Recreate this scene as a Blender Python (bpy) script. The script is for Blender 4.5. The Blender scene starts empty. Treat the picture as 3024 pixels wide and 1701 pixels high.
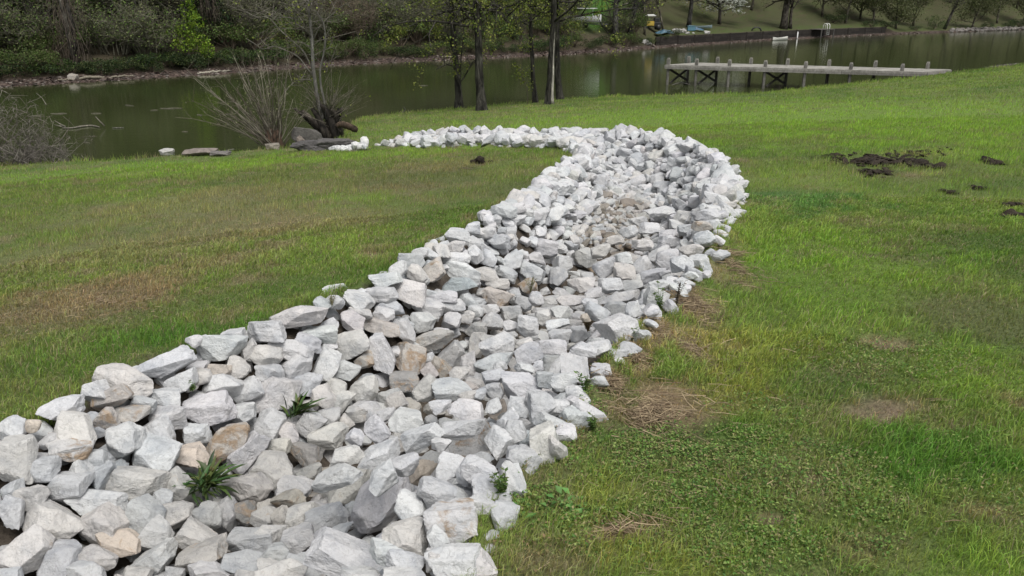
import bpy, math, random
import numpy as np
from mathutils import Vector, Matrix, kdtree

# ------------------------------------------------------------------ camera, world, sun, exposure
SC = bpy.context.scene
COL = SC.collection
PITCH = math.radians(20.15)
CAM_H = 1.65
FS, CX, CY = 2284.4, 1512.0, 850.5           # focal length and centre in photograph pixels (3024 wide)
cam_d = bpy.data.cameras.new('camera')
cam_d.sensor_width = 36.0
cam_d.lens = 36.0 * FS / 3024.0
cam_d.clip_start, cam_d.clip_end = 0.05, 2000
cam = bpy.data.objects.new('camera', cam_d)
cam.location = (0, 0, CAM_H)
cam.rotation_euler = (math.pi / 2 - PITCH, 0, 0)
COL.objects.link(cam)
SC.camera = cam

SUN_EL, SUN_AZ = math.radians(62), math.radians(150)     # azimuth from +Y, clockwise seen from above
world = bpy.data.worlds.new('World')
SC.world = world
world.use_nodes = True
nt = world.node_tree
bg = nt.nodes['Background']
sky = nt.nodes.new('ShaderNodeTexSky')
sky.sky_type = 'NISHITA'
sky.sun_disc = False
sky.sun_elevation = SUN_EL
sky.sun_rotation = SUN_AZ
sky.dust_density = 3.0
hs = nt.nodes.new('ShaderNodeHueSaturation')              # overcast: the blue is mostly washed out
hs.inputs['Saturation'].default_value = 0.22
nt.links.new(sky.outputs[0], hs.inputs['Color'])
nt.links.new(hs.outputs[0], bg.inputs[0])
bg.inputs[1].default_value = 0.105
sun_d = bpy.data.lights.new('sun', 'SUN')
sun_d.energy = 2.0
sun_d.angle = math.radians(32)
sun_d.color = (1.0, 0.97, 0.93)
sun = bpy.data.objects.new('sun', sun_d)
sv = Vector((math.sin(SUN_AZ) * math.cos(SUN_EL), math.cos(SUN_AZ) * math.cos(SUN_EL), math.sin(SUN_EL)))
sun.rotation_euler = sv.to_track_quat('Z', 'Y').to_euler()
sun.location = (5, -5, 30)
COL.objects.link(sun)
SC.view_settings.view_transform = 'Standard'
SC.view_settings.look = 'None'
SC.view_settings.exposure = 0.50
SC.view_settings.gamma = 1.0

rng = np.random.default_rng(7)
random.seed(7)
WATER = -2.35
D2S = 3024.0 / 2576.0

# ------------------------------------------------------------------ helpers
def tag(o, label=None, cat=None, group=None, kind=None):
    if label: o['label'] = label
    if cat: o['category'] = cat
    if group: o['group'] = group
    if kind: o['kind'] = kind
    return o

def mesh_np(name, V, polys, col=None, smooth=True):
    V = np.asarray(V, dtype=np.float32)
    me = bpy.data.meshes.new(name)
    me.vertices.add(len(V))
    me.vertices.foreach_set('co', V.ravel())
    polys = [np.asarray(p, dtype=np.int32) for p in polys if len(p)]
    loops = np.concatenate([p.ravel() for p in polys])
    sizes = np.concatenate([np.full(len(p), p.shape[1], dtype=np.int32) for p in polys])
    starts = np.concatenate([[0], np.cumsum(sizes)[:-1]]).astype(np.int32)
    me.loops.add(len(loops))
    me.loops.foreach_set('vertex_index', loops)
    me.polygons.add(len(sizes))
    me.polygons.foreach_set('loop_start', starts)
    me.polygons.foreach_set('use_smooth', np.full(len(sizes), smooth, dtype=bool))
    if col is not None:
        col = np.asarray(col, dtype=np.float32)
        if col.shape[1] == 3:
            col = np.concatenate([col, np.ones((len(col), 1), np.float32)], axis=1)
        a = me.color_attributes.new('tint', 'FLOAT_COLOR', 'POINT')
        a.data.foreach_set('color', col.ravel())
    me.update(calc_edges=True)
    return me

def link(name, me, mat=None, parent=None, loc=None):
    o = bpy.data.objects.new(name, me)
    COL.objects.link(o)
    if mat is not None and me is not None and not me.materials: me.materials.append(mat)
    if parent is not None: o.parent = parent
    if loc is not None: o.location = loc
    return o

def empty(name, loc, rz=0.0):
    o = bpy.data.objects.new(name, None)
    o.location = loc; o.rotation_euler = (0, 0, rz)
    o.empty_display_size = 0.2
    COL.objects.link(o)
    return o

def copy_tree(o, parent=None):
    c = o.copy(); COL.objects.link(c); c.parent = parent
    for ch in list(o.children): copy_tree(ch, c)
    return c

class MB:
    """collects vertices, faces and tints for ONE mesh object"""
    def __init__(s):
        s.v, s.q, s.t, s.c, s.n = [], [], [], [], 0
    def add(s, V, quads=None, tris=None, col=(1, 1, 1)):
        V = np.asarray(V, dtype=np.float32).reshape(-1, 3)
        if quads is not None and len(quads): s.q.append(np.asarray(quads, dtype=np.int32) + s.n)
        if tris is not None and len(tris): s.t.append(np.asarray(tris, dtype=np.int32) + s.n)
        c = np.asarray(col, dtype=np.float32)
        if c.ndim == 1: c = np.tile(c, (len(V), 1))
        s.c.append(c); s.v.append(V); s.n += len(V)
    def tube(s, pts, rad, sides=6, col=(1, 1, 1), cap=True):
        pts = np.asarray(pts, dtype=np.float64); n = len(pts)
        rad = np.broadcast_to(np.asarray(rad, dtype=np.float64), (n,))
        T = np.gradient(pts, axis=0)
        T /= np.linalg.norm(T, axis=1, keepdims=True) + 1e-9
        ref = np.array([0, 0, 1.0]) if abs(T[0][2]) < 0.9 else np.array([1.0, 0, 0])
        A = np.cross(T, ref); A /= np.linalg.norm(A, axis=1, keepdims=True) + 1e-9
        B = np.cross(T, A)
        th = np.linspace(0, 2 * np.pi, sides, endpoint=False)
        ring = (A[:, None, :] * np.cos(th)[None, :, None] + B[:, None, :] * np.sin(th)[None, :, None]) * rad[:, None, None]
        V = (pts[:, None, :] + ring).reshape(-1, 3)
        i = np.arange(n - 1)[:, None] * sides; j = np.arange(sides)[None, :]; k = (j + 1) % sides
        Q = np.stack([i + j, i + sides + j, i + sides + k, i + k], axis=-1).reshape(-1, 4)
        tr = None
        if cap:
            V = np.concatenate([V, pts[-1:], pts[:1]])
            e = (n - 1) * sides; jj = np.arange(sides); kk = (jj + 1) % sides
            tr = np.concatenate([np.stack([e + jj, np.full(sides, n * sides), e + kk], 1),
                                 np.stack([kk, np.full(sides, n * sides + 1), jj], 1)])
        s.add(V, Q, tr, col)
    def box(s, c, d, rz=0.0, col=(1, 1, 1), M=None):
        x, y, z = [q / 2 for q in d]
        b = min(x, y, z) * 0.12
        V = []
        for sx in (-1, 1):
            for sy in (-1, 1):
                for sz in (-1, 1):
                    V += [(sx * (x - b), sy * (y - b), sz * z), (sx * (x - b), sy * y, sz * (z - b)), (sx * x, sy * (y - b), sz * (z - b))]
        V = np.array(V)
        import itertools
        idx = {}
        for a, (sx, sy, sz) in enumerate(itertools.product((-1, 1), repeat=3)): idx[(sx, sy, sz)] = a * 3
        Q, Tt = [], []
        for sz in (-1, 1):
            q = [idx[(-1, -1, sz)], idx[(1, -1, sz)], idx[(1, 1, sz)], idx[(-1, 1, sz)]]; Q.append(q if sz > 0 else q[::-1])
        for sy in (-1, 1):
            q = [idx[(-1, sy, -1)] + 1, idx[(1, sy, -1)] + 1, idx[(1, sy, 1)] + 1, idx[(-1, sy, 1)] + 1]; Q.append(q if sy < 0 else q[::-1])
        for sx in (-1, 1):
            q = [idx[(sx, -1, -1)] + 2, idx[(sx, 1, -1)] + 2, idx[(sx, 1, 1)] + 2, idx[(sx, -1, 1)] + 2]; Q.append(q if sx > 0 else q[::-1])
        for a in (-1, 1):
            for b2 in (-1, 1):
                p, q = idx[(-1, a, b2)], idx[(1, a, b2)]; f = [p, q, q + 1, p + 1]; Q.append(f if a * b2 < 0 else f[::-1])
                p, q = idx[(a, -1, b2)], idx[(a, 1, b2)]; f = [p, q, q + 2, p + 2]; Q.append(f if a * b2 > 0 else f[::-1])
                p, q = idx[(a, b2, -1)], idx[(a, b2, 1)]; f = [p + 1, q + 1, q + 2, p + 2]; Q.append(f if a * b2 < 0 else f[::-1])
        for k in idx:
            p = idx[k]; f = [p, p + 1, p + 2]; Tt.append(f if k[0] * k[1] * k[2] > 0 else f[::-1])
        if M is not None: V = V @ np.asarray(M).T
        cr, sr = math.cos(rz), math.sin(rz)
        V = np.stack([V[:, 0] * cr - V[:, 1] * sr, V[:, 0] * sr + V[:, 1] * cr, V[:, 2]], 1) + np.asarray(c)
        s.add(V, Q, Tt, col)
    def beam(s, p, q, w, h, col=(1, 1, 1)):
        p, q = np.asarray(p, float), np.asarray(q, float)
        d = q - p; L = np.linalg.norm(d); ex = d / L
        ey = np.cross((0, 0, 1.0), ex)
        if np.linalg.norm(ey) < 1e-4: ey = np.array([0, 1.0, 0])
        ey /= np.linalg.norm(ey); ez = np.cross(ex, ey)
        s.box((p + q) / 2, (L, w, h), M=np.stack([ex, ey, ez], 1), col=col)
    def build(s, name, mat, parent=None, smooth=False, loc=None):
        P = []
        if s.q: P.append(np.concatenate(s.q))
        if s.t: P.append(np.concatenate(s.t))
        me = mesh_np(name, np.concatenate(s.v), P, np.concatenate(s.c), smooth)
        return link(name, me, mat, parent, loc)
    def mesh(s, name, smooth=False):
        P = []
        if s.q: P.append(np.concatenate(s.q))
        if s.t: P.append(np.concatenate(s.t))
        return mesh_np(name, np.concatenate(s.v), P, np.concatenate(s.c), smooth)

# gradient noise for shapes and albedo patches
_perm = np.random.default_rng(3).permutation(512)
_grad = np.random.default_rng(4).normal(size=(512, 3)); _grad /= np.linalg.norm(_grad, axis=1, keepdims=True)
def pnoise(P):
    P = np.asarray(P, dtype=np.float64)
    I = np.floor(P).astype(np.int64); f = P - I
    u = f * f * f * (f * (f * 6 - 15) + 10)
    out = 0
    for dx in (0, 1):
        for dy in (0, 1):
            for dz in (0, 1):
                h = _perm[(_perm[(_perm[(I[:, 0] + dx) & 511] + I[:, 1] + dy) & 511] + I[:, 2] + dz) & 511]
                g = _grad[h]
                dot = g[:, 0] * (f[:, 0] - dx) + g[:, 1] * (f[:, 1] - dy) + g[:, 2] * (f[:, 2] - dz)
                w = (u[:, 0] if dx else 1 - u[:, 0]) * (u[:, 1] if dy else 1 - u[:, 1]) * (u[:, 2] if dz else 1 - u[:, 2])
                out = out + w * dot
    return out
def fbm2(x, y, sc, seed=0.0, octs=3):
    out, a = 0, 1.0
    for k in range(octs):
        out = out + a * pnoise(np.stack([x * sc + seed, y * sc - seed * 1.7, np.full_like(x, seed * 0.37 + k * 9.1)], 1))
        sc *= 2.1; a *= 0.55
    return out
def sstep(a, b, x):
    t = np.clip((x - a) / (b - a), 0, 1); return t * t * (3 - 2 * t)

# ------------------------------------------------------------------ materials
def new_mat(name):
    m = bpy.data.materials.new(name); m.use_nodes = True
    n = m.node_tree.nodes; n.clear()
    out = n.new('ShaderNodeOutputMaterial')
    b = n.new('ShaderNodeBsdfPrincipled')
    m.node_tree.links.new(b.outputs[0], out.inputs[0])
    b.inputs['Specular IOR Level'].default_value = 0.25
    return m, n, m.node_tree.links, b, out
def noise(n, l, scale, detail=4, rough=0.55, vec=None, dist=0.0):
    t = n.new('ShaderNodeTexNoise'); t.inputs['Scale'].default_value = scale
    t.inputs['Detail'].default_value = detail; t.inputs['Roughness'].default_value = rough
    t.inputs['Distortion'].default_value = dist
    if vec is not None: l.new(vec, t.inputs['Vector'])
    return t
def ramp(n, l, fac, stops):
    r = n.new('ShaderNodeValToRGB'); e = r.color_ramp.elements
    e[0].position, e[0].color = stops[0][0], (*stops[0][1], 1)
    e[1].position, e[1].color = stops[-1][0], (*stops[-1][1], 1)
    for p, c in stops[1:-1]:
        x = e.new(p); x.color = (*c, 1)
    l.new(fac, r.inputs[0]); return r
def mix(n, l, a, b, fac, mode='MIX'):
    m = n.new('ShaderNodeMix'); m.data_type = 'RGBA'; m.blend_type = mode
    for sock, val in ((m.inputs[6], a), (m.inputs[7], b), (m.inputs[0], fac)):
        if hasattr(val, 'is_linked'): l.new(val, sock)
        elif isinstance(val, (int, float)): sock.default_value = val
        else: sock.default_value = (*val, 1)
    return m.outputs[2]
def bump(n, l, b, h, strength, dist, prev=None):
    k = n.new('ShaderNodeBump'); k.inputs['Strength'].default_value = strength; k.inputs['Distance'].default_value = dist
    l.new(h, k.inputs['Height'])
    if prev is not None: l.new(prev, k.inputs['Normal'])
    l.new(k.outputs[0], b.inputs['Normal']); return k.outputs[0]
def tint(n):
    a = n.new('ShaderNodeAttribute'); a.attribute_name = 'tint'; return a
def pos(n):
    return n.new('ShaderNodeNewGeometry').outputs['Position']

def mat_rock():
    m, n, l, b, o = new_mat('limestone')
    a = tint(n); p = pos(n)
    big = noise(n, l, 7.0, 5, 0.6, p, 0.6)
    c = mix(n, l, a.outputs['Color'], mix(n, l, a.outputs['Color'], ramp(n, l, big.outputs[0], [(0.3, (0.72, 0.74, 0.77)), (0.5, (1, 1, 1)), (0.72, (1.1, 1.09, 1.07))]).outputs[0], 1.0, 'MULTIPLY'), 1.0)
    fine = noise(n, l, 60.0, 6, 0.7, p, 0.3)
    c = mix(n, l, c, ramp(n, l, fine.outputs[0], [(0.30, (0.66, 0.66, 0.67)), (0.46, (1, 1, 1)), (0.75, (1.08, 1.08, 1.08))]).outputs[0], 0.75, 'MULTIPLY')
    # rusty and brown weathering, only where the rock's own stain value (alpha) is high
    st = noise(n, l, 11.0, 5, 0.65, p, 0.8)
    sub = n.new('ShaderNodeMath'); sub.operation = 'ADD'
    l.new(st.outputs[0], sub.inputs[0]); l.new(a.outputs['Alpha'], sub.inputs[1])
    sr = ramp(n, l, sub.outputs[0], [(0.86, (0, 0, 0)), (1.08, (1, 1, 1))])
    c = mix(n, l, c, (0.33, 0.25, 0.175), sr.outputs[0])
    vor = n.new('ShaderNodeTexVoronoi'); vor.feature = 'DISTANCE_TO_EDGE'; vor.inputs['Scale'].default_value = 16
    dn = noise(n, l, 9.0, 3, 0.6, p); vm = n.new('ShaderNodeMixRGB'); vm.inputs[0].default_value = 0.12
    l.new(p, vm.inputs[1]); l.new(dn.outputs['Color'], vm.inputs[2]); l.new(vm.outputs[0], vor.inputs['Vector'])
    cr = ramp(n, l, vor.outputs['Distance'], [(0.0, (0.72, 0.70, 0.68)), (0.035, (1, 1, 1))])
    c = mix(n, l, c, cr.outputs[0], 0.45, 'MULTIPLY')
    l.new(c, b.inputs['Base Color'])
    b.inputs['Roughness'].default_value = 0.85
    k = bump(n, l, b, noise(n, l, 22.0, 6, 0.65, p, 0.5).outputs[0], 0.75, 0.02)
    k = bump(n, l, b, fine.outputs[0], 0.6, 0.006, k)
    return m
def mat_tint(name, rough=0.8, nscale=20.0, namp=0.35, bscale=60.0, bstr=0.4, bdist=0.01, trans=0.0, spec=0.25):
    m, n, l, b, o = new_mat(name)
    a = tint(n); p = pos(n)
    f = noise(n, l, nscale, 5, 0.6, p)
    c = mix(n, l, a.outputs['Color'], ramp(n, l, f.outputs[0], [(0.25, (1 - namp,) * 3), (0.5, (1, 1, 1)), (0.8, (1 + namp * 0.6,) * 3)]).outputs[0], 1.0, 'MULTIPLY')
    l.new(c, b.inputs['Base Color'])
    b.inputs['Roughness'].default_value = rough
    b.inputs['Specular IOR Level'].default_value = spec
    if bstr > 0: bump(n, l, b, noise(n, l, bscale, 5, 0.65, p).outputs[0], bstr, bdist)
    if trans > 0:
        t = n.new('ShaderNodeBsdfTranslucent'); l.new(c, t.inputs[0])
        mx = n.new('ShaderNodeMixShader'); mx.inputs[0].default_value = trans
        l.new(b.outputs[0], mx.inputs[1]); l.new(t.outputs[0], mx.inputs[2]); l.new(mx.outputs[0], o.inputs[0])
    return m
def mat_bark(name, dark, light, scale=7.0):
    m, n, l, b, o = new_mat(name)
    a = tint(n)
    mp = n.new('ShaderNodeMapping'); mp.inputs['Scale'].default_value = (1, 1, 0.28); l.new(pos(n), mp.inputs['Vector'])
    f = noise(n, l, scale, 6, 0.7, mp.outputs[0], 0.6)
    r = ramp(n, l, f.outputs[0], [(0.40, dark), (0.54, tuple((d + e) / 3.2 for d, e in zip(dark, light))), (0.70, light)])
    c = mix(n, l, r.outputs[0], a.outputs['Color'], 1.0, 'MULTIPLY')
    l.new(c, b.inputs['Base Color']); b.inputs['Roughness'].default_value = 0.9
    bump(n, l, b, f.outputs[0], 0.8, 0.04)
    return m
def mat_wood():
    m, n, l, b, o = new_mat('weathered_wood')
    a = tint(n)
    mp = n.new('ShaderNodeMapping'); mp.inputs['Scale'].default_value = (3, 3, 3); l.new(pos(n), mp.inputs['Vector'])
    f = noise(n, l, 5, 6, 0.7, mp.outputs[0])
    g = noise(n, l, 1.2, 3, 0.6, mp.outputs[0])
    c = mix(n, l, a.outputs['Color'], ramp(n, l, f.outputs[0], [(0.3, (0.6, 0.58, 0.55)), (0.7, (1.15, 1.15, 1.15))]).outputs[0], 1.0, 'MULTIPLY')
    c = mix(n, l, c, ramp(n, l, g.outputs[0], [(0.35, (0.7, 0.7, 0.68)), (0.65, (1.05, 1.05, 1.05))]).outputs[0], 1.0, 'MULTIPLY')
    l.new(c, b.inputs['Base Color']); b.inputs['Roughness'].default_value = 0.85
    bump(n, l, b, f.outputs[0], 0.4, 0.01)
    return m
def mat_water():
    m, n, l, b, o = new_mat('murky_water')
    p = pos(n)
    b.inputs['Base Color'].default_value = (0.034, 0.043, 0.015, 1)
    b.inputs['Roughness'].default_value = 0.045
    b.inputs['IOR'].default_value = 1.33
    b.inputs['Specular IOR Level'].default_value = 0.5
    mp = n.new('ShaderNodeMapping'); mp.inputs['Scale'].default_value = (0.8, 1.6, 1); l.new(p, mp.inputs['Vector'])
    w = noise(n, l, 2.2, 3, 0.5, mp.outputs[0])
    k = bump(n, l, b, w.outputs[0], 0.11, 0.05)
    w2 = noise(n, l, 11.0, 2, 0.5, mp.outputs[0])
    bump(n, l, b, w2.outputs[0], 0.10, 0.012, k)
    return m
M_ROCK = mat_rock()
M_GROUND = mat_tint('soil_and_thatch', 0.95, 38, 0.62, 45, 1.0, 0.03)
M_GRASS = mat_tint('grass_blades', 0.6, 3.0, 0.15, 1, 0, 0, trans=0.4)
M_LEAF = mat_tint('leaves', 0.55, 2.0, 0.3, 1, 0, 0, trans=0.35)
M_DARKLEAF = mat_tint('dark_leaves', 0.5, 30.0, 0.3, 60, 0.2, 0.004, trans=0.2, spec=0.4)
M_TWIG = mat_tint('twigs', 0.9, 12.0, 0.35, 40, 0.2, 0.005)
M_STONE = mat_tint('shore_stone', 0.9, 9.0, 0.5, 25, 0.8, 0.03)
M_STRAW = mat_tint('straw', 0.75, 30.0, 0.3, 1, 0, 0)
M_BARK = mat_bark('bark', (0.008, 0.007, 0.006), (0.17, 0.165, 0.145), 7.0)
M_PALEBARK = mat_bark('pale_bark', (0.10, 0.095, 0.085), (0.30, 0.29, 0.26), 12.0)
M_WOOD = mat_wood()
M_WATER = mat_water()
M_PAINT = mat_tint('plastic', 0.45, 6.0, 0.15, 1, 0, 0, spec=0.4)

# ------------------------------------------------------------------ rays and the lawn plane
CP, SP = math.cos(PITCH), math.sin(PITCH)
RIGHT, UP, FWD = np.array([1.0, 0, 0]), np.array([0, SP, CP]), np.array([0, CP, -SP])
def ray(px, py):                              # photograph pixel (3024 wide) -> direction
    return RIGHT * ((px - CX) / FS) + UP * (-(py - CY) / FS) + FWD
def ray_d(px, py): return ray(px * D2S, py * D2S)
PA, PB = 0.0667, 0.0648
def on_plane(px, py, dz=0.0):                 # where a pixel's line meets the tilted lawn
    d = ray(px, py)
    t = (CAM_H - dz) / (-PA * d[1] + PB * d[0] - d[2])
    return np.array([0, 0, CAM_H]) + d * t
def on_z(px, py, z):
    d = ray(px, py); t = (z - CAM_H) / d[2]
    return np.array([0, 0, CAM_H]) + d * t
def at_dist(px, py, dist):                    # at a horizontal distance along +Y
    d = ray(px, py); return np.array([0, 0, CAM_H]) + d * (dist / d[1])
def project(P):
    P = np.atleast_2d(P) - np.array([0, 0, CAM_H])
    w = P @ FWD
    return CX + FS * (P @ RIGHT) / w, CY - FS * (P @ UP) / w, w
# ------------------------------------------------------------------ near terrain: lawn, drainage channel, bank
crest_px = [(-900, 440), (-400, 425), (0, 412), (150, 408), (300, 402), (420, 392), (560, 385), (650, 377), (745, 372), (850, 352), (885, 328),
            (905, 300), (940, 289), (1040, 282), (1155, 274), (1300, 261), (1400, 249), (1530, 243), (1700, 238), (1870, 236),
            (1960, 229), (2100, 214), (2200, 206), (2330, 193), (2404, 183), (2500, 172), (2576, 163), (2760, 143)]
CREST = np.array([on_plane(px * D2S, py * D2S)[:2] for px, py in crest_px])
CREST = np.concatenate([[[-60, 12.0]], CREST, [[60, 44.0], [110, 60]]])
def shore_sd(x, y):                           # + on the lawn side of the crest line, - beyond it
    P = np.stack([x, y], 1); best = np.full(len(P), 1e9); side = np.ones(len(P))
    for a, b in zip(CREST[:-1], CREST[1:]):
        ab = b - a; t = np.clip(((P - a) @ ab) / (ab @ ab), 0, 1)
        q = P - (a + t[:, None] * ab); d = np.hypot(q[:, 0], q[:, 1])
        cr = ab[0] * q[:, 1] - ab[1] * q[:, 0]
        up = d < best - 1e-9
        best = np.where(up, d, best); side = np.where(up, np.where(cr > 0, -1, 1), side)
    return best * side

sections = [((-1150, 1560), (1000, 2300)), ((-700, 1340), (1150, 1800)), ((-200, 1130), (1213, 1449)), ((100, 1025), (1255, 1300)), ((300, 912), (1400, 1150)),
            ((480, 848), (1480, 1050)), ((660, 795), (1560, 905)), ((930, 690), (1690, 770)), ((1090, 592), (1788, 675)),
            ((1290, 512), (1832, 570)), ((1360, 455), (1866, 490)), ((1436, 408), (1852, 430)), ((1446, 394), (1800, 390)),
            ((1420, 382), (1700, 356)), ((1350, 376), (1600, 342)), ((1200, 372), (1400, 337)), ((1030, 373), (1150, 336)),
            ((935, 375), (1000, 351)), ((905, 378), (925, 369))]
def sec_world():
    L, R = [], []
    for k, (a, b) in enumerate(sections):
        L.append(on_plane(a[0] * D2S, a[1] * D2S, 0.06 if k < 11 else 0.0)[:2])
        R.append(on_plane(b[0] * D2S, b[1] * D2S, 0.0 if k < 10 else 0.10)[:2])
    return np.array(L), np.array(R)
SL, SR = sec_world()
def catmull(P, u):
    n = len(P); i = np.clip(np.floor(u).astype(int), 0, n - 2); f = (u - i)[:, None]
    p0, p1, p2, p3 = P[np.clip(i - 1, 0, n - 1)], P[i], P[i + 1], P[np.clip(i + 2, 0, n - 1)]
    return 0.5 * (2 * p1 + (p2 - p0) * f + (2 * p0 - 5 * p1 + 4 * p2 - p3) * f * f + (3 * p1 - p0 - 3 * p2 + p3) * f ** 3)
def strip(s, t):                              # channel coordinates -> ground plan; t = -1 left edge, +1 right edge
    s, t = np.atleast_1d(s).astype(float), np.atleast_1d(t).astype(float)
    l, r = catmull(SL, s), catmull(SR, s)
    return l + (r - l) * ((t + 1) / 2)[:, None]
NS, NT = 900, 71
_ss, _tt = np.meshgrid(np.linspace(0, len(sections) - 1.001, NS), np.linspace(-1, 1, NT), indexing='ij')
_ss, _tt = _ss.ravel(), _tt.ravel()
_xy = strip(_ss, _tt)
KD = kdtree.KDTree(len(_xy))
for _i, (_a, _b) in enumerate(_xy): KD.insert((_a, _b, 0), _i)
KD.balance()
def channel(x, y):                            # -> s, t, inside (0..1)
    S, T, I = np.zeros(len(x)), np.full(len(x), 9.0), np.zeros(len(x))
    bx0, by0 = _xy.min(0) - 0.3; bx1, by1 = _xy.max(0) + 0.3
    for k in np.nonzero((x > bx0) & (x < bx1) & (y > by0) & (y < by1))[0]:
        r = KD.find_n((x[k], y[k], 0), 4)
        if r[0][2] > 0.12: continue
        w = np.array([1 / (q[2] + 1e-3) for q in r]); ii = [q[1] for q in r]
        S[k] = (w @ _ss[ii]) / w.sum(); T[k] = (w @ _tt[ii]) / w.sum(); I[k] = 1.0
    return S, T, I
def bed(s, t):                                # height of the rock surface over the lawn
    tail = sstep(11.5, 14.5, s)
    deep = (0.44 + 0.20 * sstep(2.5, 6.0, s)) * (1 - tail) + 0.05 * tail
    rim = 0.12 * (1 - tail) + 0.14 * tail
    a = np.abs(t)
    return -deep * np.cos(np.clip(a / 0.85, 0, 1) * np.pi / 2) ** 1.15 + rim * np.exp(-((a - 0.82) / 0.2) ** 2) + 0.10 * tail * (1 - a ** 2)
def lawn_z(x, y):
    z = -PA * y + PB * x
    far = np.hypot(x, y)
    z = z + 0.035 * np.clip(far / 8, 0.1, 1) * fbm2(x, y, 0.22, 5.0, 2) + 0.030 * fbm2(x, y, 1.1, 2.0, 3) * np.clip(far / 4, 0.3, 1)
    return z
def bank_z(x, y, sd=None):
    sd = shore_sd(x, y) if sd is None else sd
    z = lawn_z(x, y)
    d = np.clip(-sd, 0, None)
    sl = 1.1 - 0.80 * sstep(6.0, 11.0, x)
    z = z - sl * (np.sqrt(d * d + 0.06) - 0.245)
    return np.maximum(z, -5.0)
def ground_z(x, y, under=0.15):
    x, y = np.atleast_1d(x).astype(float), np.atleast_1d(y).astype(float)
    z = bank_z(x, y)
    S, T, I = channel(x, y)
    edge = sstep(0.0, 0.16, 1 - np.abs(np.where(I > 0, T, 1.0)))
    return z + np.where(I > 0, bed(S, T) * np.where(np.abs(T) > 0.99, 0.3, 1) - under * edge, 0)
def gz(x, y): return float(ground_z([x], [y], 0.0)[0])
def hit_ground(px, py, lift=0.0):             # photograph pixel -> point on the built surface
    d = ray(px, py); o = np.array([0, 0, CAM_H])
    t0 = (CAM_H - 0.5) / (-PA * d[1] + PB * d[0] - d[2]); t0 = max(t0 * 0.6, 0.8)
    ts = t0 * np.linspace(0.8, 3.2, 400)
    P = o + d * ts[:, None]
    z = ground_z(P[:, 0], P[:, 1], 0.0) + lift
    k = np.nonzero(P[:, 2] < z)[0]
    if len(k) == 0: return on_plane(px, py)
    k = max(k[0], 1)
    a, b = P[k - 1, 2] - z[k - 1], P[k, 2] - z[k]
    f = a / (a - b + 1e-9)
    return P[k - 1] + (P[k] - P[k - 1]) * f

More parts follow.
